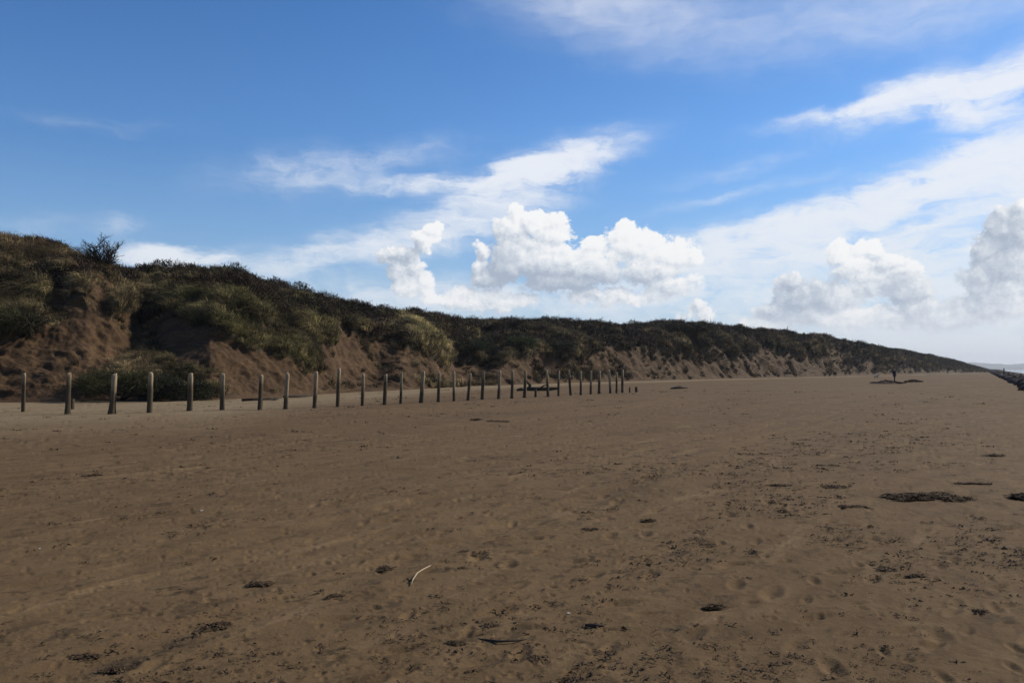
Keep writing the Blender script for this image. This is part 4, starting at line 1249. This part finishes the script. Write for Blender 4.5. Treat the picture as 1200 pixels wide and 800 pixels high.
def person():
    loc = gpt(1048.3, 447.3, 0.0)
    nodes = [(0, 0, .95), (0, -.01, 1.12), (0, 0, 1.30), (0, 0, 1.44), (0, .0, 1.50), (0, -.01, 1.57), (0, -.015, 1.64), (0, -.01, 1.71),      # 0-7 spine to head
             (.10, 0, .92), (.115, .06, .50), (.115, .04, .09), (.12, -.10, .045),                     # leg l 8-11
             (-.10, 0, .92), (-.10, -.10, .52), (-.10, -.02, .09), (-.105, -.17, .045),                 # leg r 12-15
             (.19, 0, 1.41), (.235, .05, 1.14), (.20, -.10, .93), (.185, -.14, .86),                    # arm 16-19
             (-.19, 0, 1.41), (-.24, .04, 1.14), (-.215, -.05, .91), (-.20, -.08, .83), (0, -.115, 1.615), (.09, 0, 1.63), (-.09, 0, 1.63)]                 # arm 20-23
    edges = [(0, 1), (1, 2), (2, 3), (3, 4), (4, 5), (5, 6), (6, 7), (0, 8), (8, 9), (9, 10), (10, 11), (0, 12), (12, 13), (13, 14), (14, 15), (3, 16), (16, 17), (17, 18), (18, 19), (3, 20), (20, 21), (21, 22), (22, 23), (6, 24), (6, 25), (6, 26)]
    rad = [(.17, .13), (.16, .12), (.19, .13), (.15, .11), .06, .075, .10, .075, .10, .068, .045, .04, .10, .068, .045, .04, .075, .055, .045, .035, .075, .055, .045, .035, .014, .02, .02]
    root = empty('person', loc, math.radians(25))
    tag(root, 'walker in dark coat and trousers standing beside the wrack heaps', 'person')
    b = skin_figure('body', nodes, edges, rad, 0, [M_trou, M_coat, M_skin, M_drift], 2, root)
    for p in b.data.polygons:
        c = p.center
        if c.z > 1.50: p.material_index = 2
        elif c.z < .10: p.material_index = 3
        elif abs(c.x) > .165 and .72 < c.z < .90: p.material_index = 2
        elif c.z > .86: p.material_index = 1
        else: p.material_index = 0
    # coat hem, hair, nose and ears
    V = []
    for i, (z, r) in enumerate(((1.0, .205), (.9, .215), (.80, .225), (.74, .228))):
        for k in range(20):
            a = 2 * PI * k / 20; V.append((math.cos(a) * r * 1.08, math.sin(a) * r * .82, z + .01 * math.sin(3 * a)))
    q = [(i * 20 + k, i * 20 + (k + 1) % 20, (i + 1) * 20 + (k + 1) % 20, (i + 1) * 20 + k) for i in range(3) for k in range(20)]
    o = mesh_np('coat_hem', np.array(V), np.array(q), None, M_coat, root)
    V = []
    for i in range(8):
        t = i / 7 * 1.75
        for k in range(16):
            a = 2 * PI * k / 16
            front = 0.5 - 0.5 * math.sin(a)      # +1 at the face side (-y)
            tt = t * (1 - 0.42 * front)
            V.append((math.sin(tt) * math.cos(a) * .098, -.008 + math.sin(tt) * math.sin(a) * .108, 1.665 + math.cos(tt) * .112))
    q = [(i * 16 + k, i * 16 + (k + 1) % 16, (i + 1) * 16 + (k + 1) % 16, (i + 1) * 16 + k) for i in range(7) for k in range(16)]
    mesh_np('hair', np.array(V), np.array(q), None, M_hair, root)


person()


def dog():
    loc = gpt(1027, 443.6, 0.0)
    nodes = [(0, 0, .50), (.26, 0, .51), (-.26, 0, .51), (.40, 0, .64), (.50, 0, .74), (.62, 0, .71),
             (-.40, 0, .58), (-.52, 0, .70),
             (.25, .08, .36), (.24, .08, .18), (.27, .08, .03), (.25, -.08, .36), (.29, -.08, .18), (.31, -.08, .03),
             (-.24, .08, .36), (-.34, .08, .17), (-.30, .08, .03), (-.24, -.08, .36), (-.30, -.08, .17), (-.25, -.08, .03), (.47, .06, .83), (.47, -.06, .83)]
    edges = [(0, 1), (0, 2), (1, 3), (3, 4), (4, 5), (2, 6), (6, 7), (1, 8), (8, 9), (9, 10), (1, 11), (11, 12), (12, 13), (2, 14), (14, 15), (15, 16), (2, 17), (17, 18), (18, 19), (4, 20), (4, 21)]
    rad = [.115, .14, .12, .085, .085, .045, .03, .018, .07, .035, .032, .07, .035, .032, .08, .034, .03, .08, .034, .03, .022, .022]
    root = empty('dog', loc, math.radians(10))
    tag(root, 'small pale dog standing left of the walker near the dune foot', 'dog')
    skin_figure('body', nodes, edges, rad, 0, [M_dog], 2, root)


dog()

# ------------------------------------------------------------------ weed-covered stones along the sea edge
def rock_mesh(seed, s):
    nrg = np.random.default_rng(seed)
    nv, nh = 12, 8
    V = []
    for i in range(nh):
        ph = PI * (i + 0.5) / nh
        for k in range(nv):
            a = 2 * PI * k / nv
            V.append((math.sin(ph) * math.cos(a), math.sin(ph) * math.sin(a), math.cos(ph)))
    V = np.array(V)
    nz = vnoise(V[:, 0] * 1.6 + seed, V[:, 1] * 1.6 + V[:, 2], seed) * .7 + vnoise(V[:, 0] * 4 + seed, V[:, 1] * 4 + V[:, 2] * 3, seed + 3) * .3
    V = V * (0.62 + 0.6 * nz)[:, None] * np.array([1.25, .95, .62]) * s
    q = [(i * nv + k, i * nv + (k + 1) % nv, (i + 1) * nv + (k + 1) % nv, (i + 1) * nv + k) for i in range(nh - 1) for k in range(nv)]
    tr = []
    V = np.concatenate([V, [V[:nv].mean(0)], [V[(nh - 1) * nv:].mean(0)]])
    for k in range(nv):
        tr.append((k, (k + 1) % nv, nh * nv)); tr.append(((nh - 1) * nv + (k + 1) % nv, (nh - 1) * nv + k, nh * nv + 1))
    return V, np.array(q), np.array(tr)


M_rock = simple_mat('weedy_stone', (0.016, 0.008, 0.006), (0.045, 0.022, 0.016), 1.2, 0.8, 0.5)


def rocks():
    protos = [rock_mesh(s_, 1.0) for s_ in range(6)]
    nrg = np.random.default_rng(9)
    Vs, Qs, Ts = [], [], []; off_ = 0
    s = -30.0
    while s < 900:
        dd = math.hypot(*(BA + BD * s))
        size = 0.50 + 0.0014 * max(dd, 0)
        for r_ in range(9):
            q = 0.8 + nrg.random() * 8.0
            p = BA + BD * (s + nrg.normal() * .4) + BN * q
            z = float(beach_base(np.array([p[0]]), np.array([p[1]]))[0])
            V, Q_, T_ = protos[nrg.integers(0, 6)]
            a = nrg.random() * 6.28; k = size * (0.5 + nrg.random())
            c, n_ = math.cos(a), math.sin(a)
            W_ = V * k
            W_ = np.stack([W_[:, 0] * c - W_[:, 1] * n_ + p[0], W_[:, 0] * n_ + W_[:, 1] * c + p[1], W_[:, 2] + z + 0.10 * k], 1)
            Vs.append(W_); Qs.append(Q_ + off_); Ts.append(T_ + off_); off_ += len(V)
        s += 0.42 * size / 0.42
    o = mesh_np('shore_stones', np.concatenate(Vs), np.concatenate(Qs), np.concatenate(Ts), M_rock)
    tag(o, 'bank of dark red-brown weed-covered stones along the water edge at right', 'stones', kind='stuff')


rocks()
# marker post standing in the stones
p = at_depth(1176.5, 436, 170)
v, qd, tr = post_mesh(1.9, 0.13, 200, 0.1)
zz = float(beach_base(np.array([p.x]), np.array([p.y]))[0])
o = mesh_np('marker_post', v, qd, tr, M_drift); o.location = (p.x, p.y, zz)
tag(o, 'dark marker post rising from the weed-covered stones at far right', 'post')

# ------------------------------------------------------------------ sea and far coast
def make_sea():
    m, k, p, out = new_mat('sea_water')
    tc = k.n('ShaderNodeTexCoord').outputs['Object']
    w_ = k.noise(along_shore(k, tc, (1, .25, 1)), 0.25, 6, 0.6)
    foam = k.map(k.noise(along_shore(k, tc, (1, .12, 1)), 0.09, 5, 0.65), 0.54, 0.60, 0, 1, True)
    c = k.mix(k.map(w_, .3, .7), (0.05, 0.09, 0.14), (0.12, 0.16, 0.20))
    c = k.mix(foam, c, (0.75, 0.76, 0.76))
    k.L.new(c, p.inputs['Base Color']); k.L.new(k.map(foam, 0, 1, 0.25, 0.9), p.inputs['Roughness'])
    p.inputs['Specular IOR Level'].default_value = 0.5
    b = k.n('ShaderNodeBump'); b.inputs['Strength'].default_value = 0.6; b.inputs['Distance'].default_value = 0.3
    k.L.new(w_, b.inputs['Height']); k.L.new(b.outputs[0], p.inputs['Normal'])
    return m


R_ = np.geomspace(30, 30000, 60); th = np.radians(np.linspace(15, 160, 90)); T_, RR_ = np.meshgrid(th, R_)
o = mesh_np('sea', np.stack([RR_ * np.sin(T_), RR_ * np.cos(T_), np.full_like(RR_, -1.45)], -1), grid_quads(60, 90), None, make_sea())
tag(o, 'grey-blue sea with white surf beyond the stones', 'sea', kind='structure')


def hills():
    aa = np.radians(np.linspace(24, 60, 220)); rr = np.linspace(6800, 8600, 24)
    T2, R2 = np.meshgrid(aa, rr)
    t = (R2 - 6800) / 1800
    prof = np.sin(PI * np.clip(t, 0, 1)) ** .7
    hgt = 48 + 26 * fbm(np.degrees(T2) * 0.35, t * 0.5, 4, 211) + 9 * fbm(np.degrees(T2) * 2, t * 3, 3, 213)
    hgt = hgt * sstep(24, 29.2, np.degrees(T2) )
    Z = -3 + prof * hgt
    m = simple_mat('distant_land', (0.05, 0.06, 0.045), (0.11, 0.11, 0.08), 0.004)
    o = mesh_np('hills', np.stack([R2 * np.sin(T2), R2 * np.cos(T2), Z], -1), grid_quads(24, 220), None, m)
    tag(o, 'low blue headland on the horizon across the water', 'hills', kind='structure')


hills()

# ------------------------------------------------------------------ air
HAZE = True
if HAZE:
    X0, X1, Y0, Y1, Z0, Z1 = -1500, 9000, -300, 9000, -4.6, 150
    V = [(x, y, z) for x in (X0, X1) for y in (Y0, Y1) for z in (Z0, Z1)]
    q = [(0, 1, 3, 2), (4, 6, 7, 5), (0, 4, 5, 1), (2, 3, 7, 6), (0, 2, 6, 4), (1, 5, 7, 3)]
    m = bpy.data.materials.new('haze_air'); m.use_nodes = True; m.node_tree.nodes.clear()
    k = NT(m.node_tree); out = k.n('ShaderNodeOutputMaterial'); pv = k.n('ShaderNodeVolumePrincipled')
    pv.inputs['Color'].default_value = (0.80, 0.87, 0.97, 1); pv.inputs['Density'].default_value = 0.00012; pv.inputs['Anisotropy'].default_value = 0.2
    k.L.new(pv.outputs[0], out.inputs['Volume'])
    o = mesh_np('haze', np.array(V, float), np.array(q), None, m, smooth=False)
    tag(o, 'thin pale sea haze over beach and water', 'haze', kind='stuff')

# ------------------------------------------------------------------ render settings
S.render.engine = 'CYCLES'
S.view_settings.view_transform = 'Standard'; S.view_settings.look = 'None'
S.view_settings.exposure = 0.0; S.view_settings.gamma = 1.0
S.cycles.max_bounces = 5; S.cycles.diffuse_bounces = 2; S.cycles.volume_bounces = 0
S.render.resolution_x = 1024; S.render.resolution_y = 682
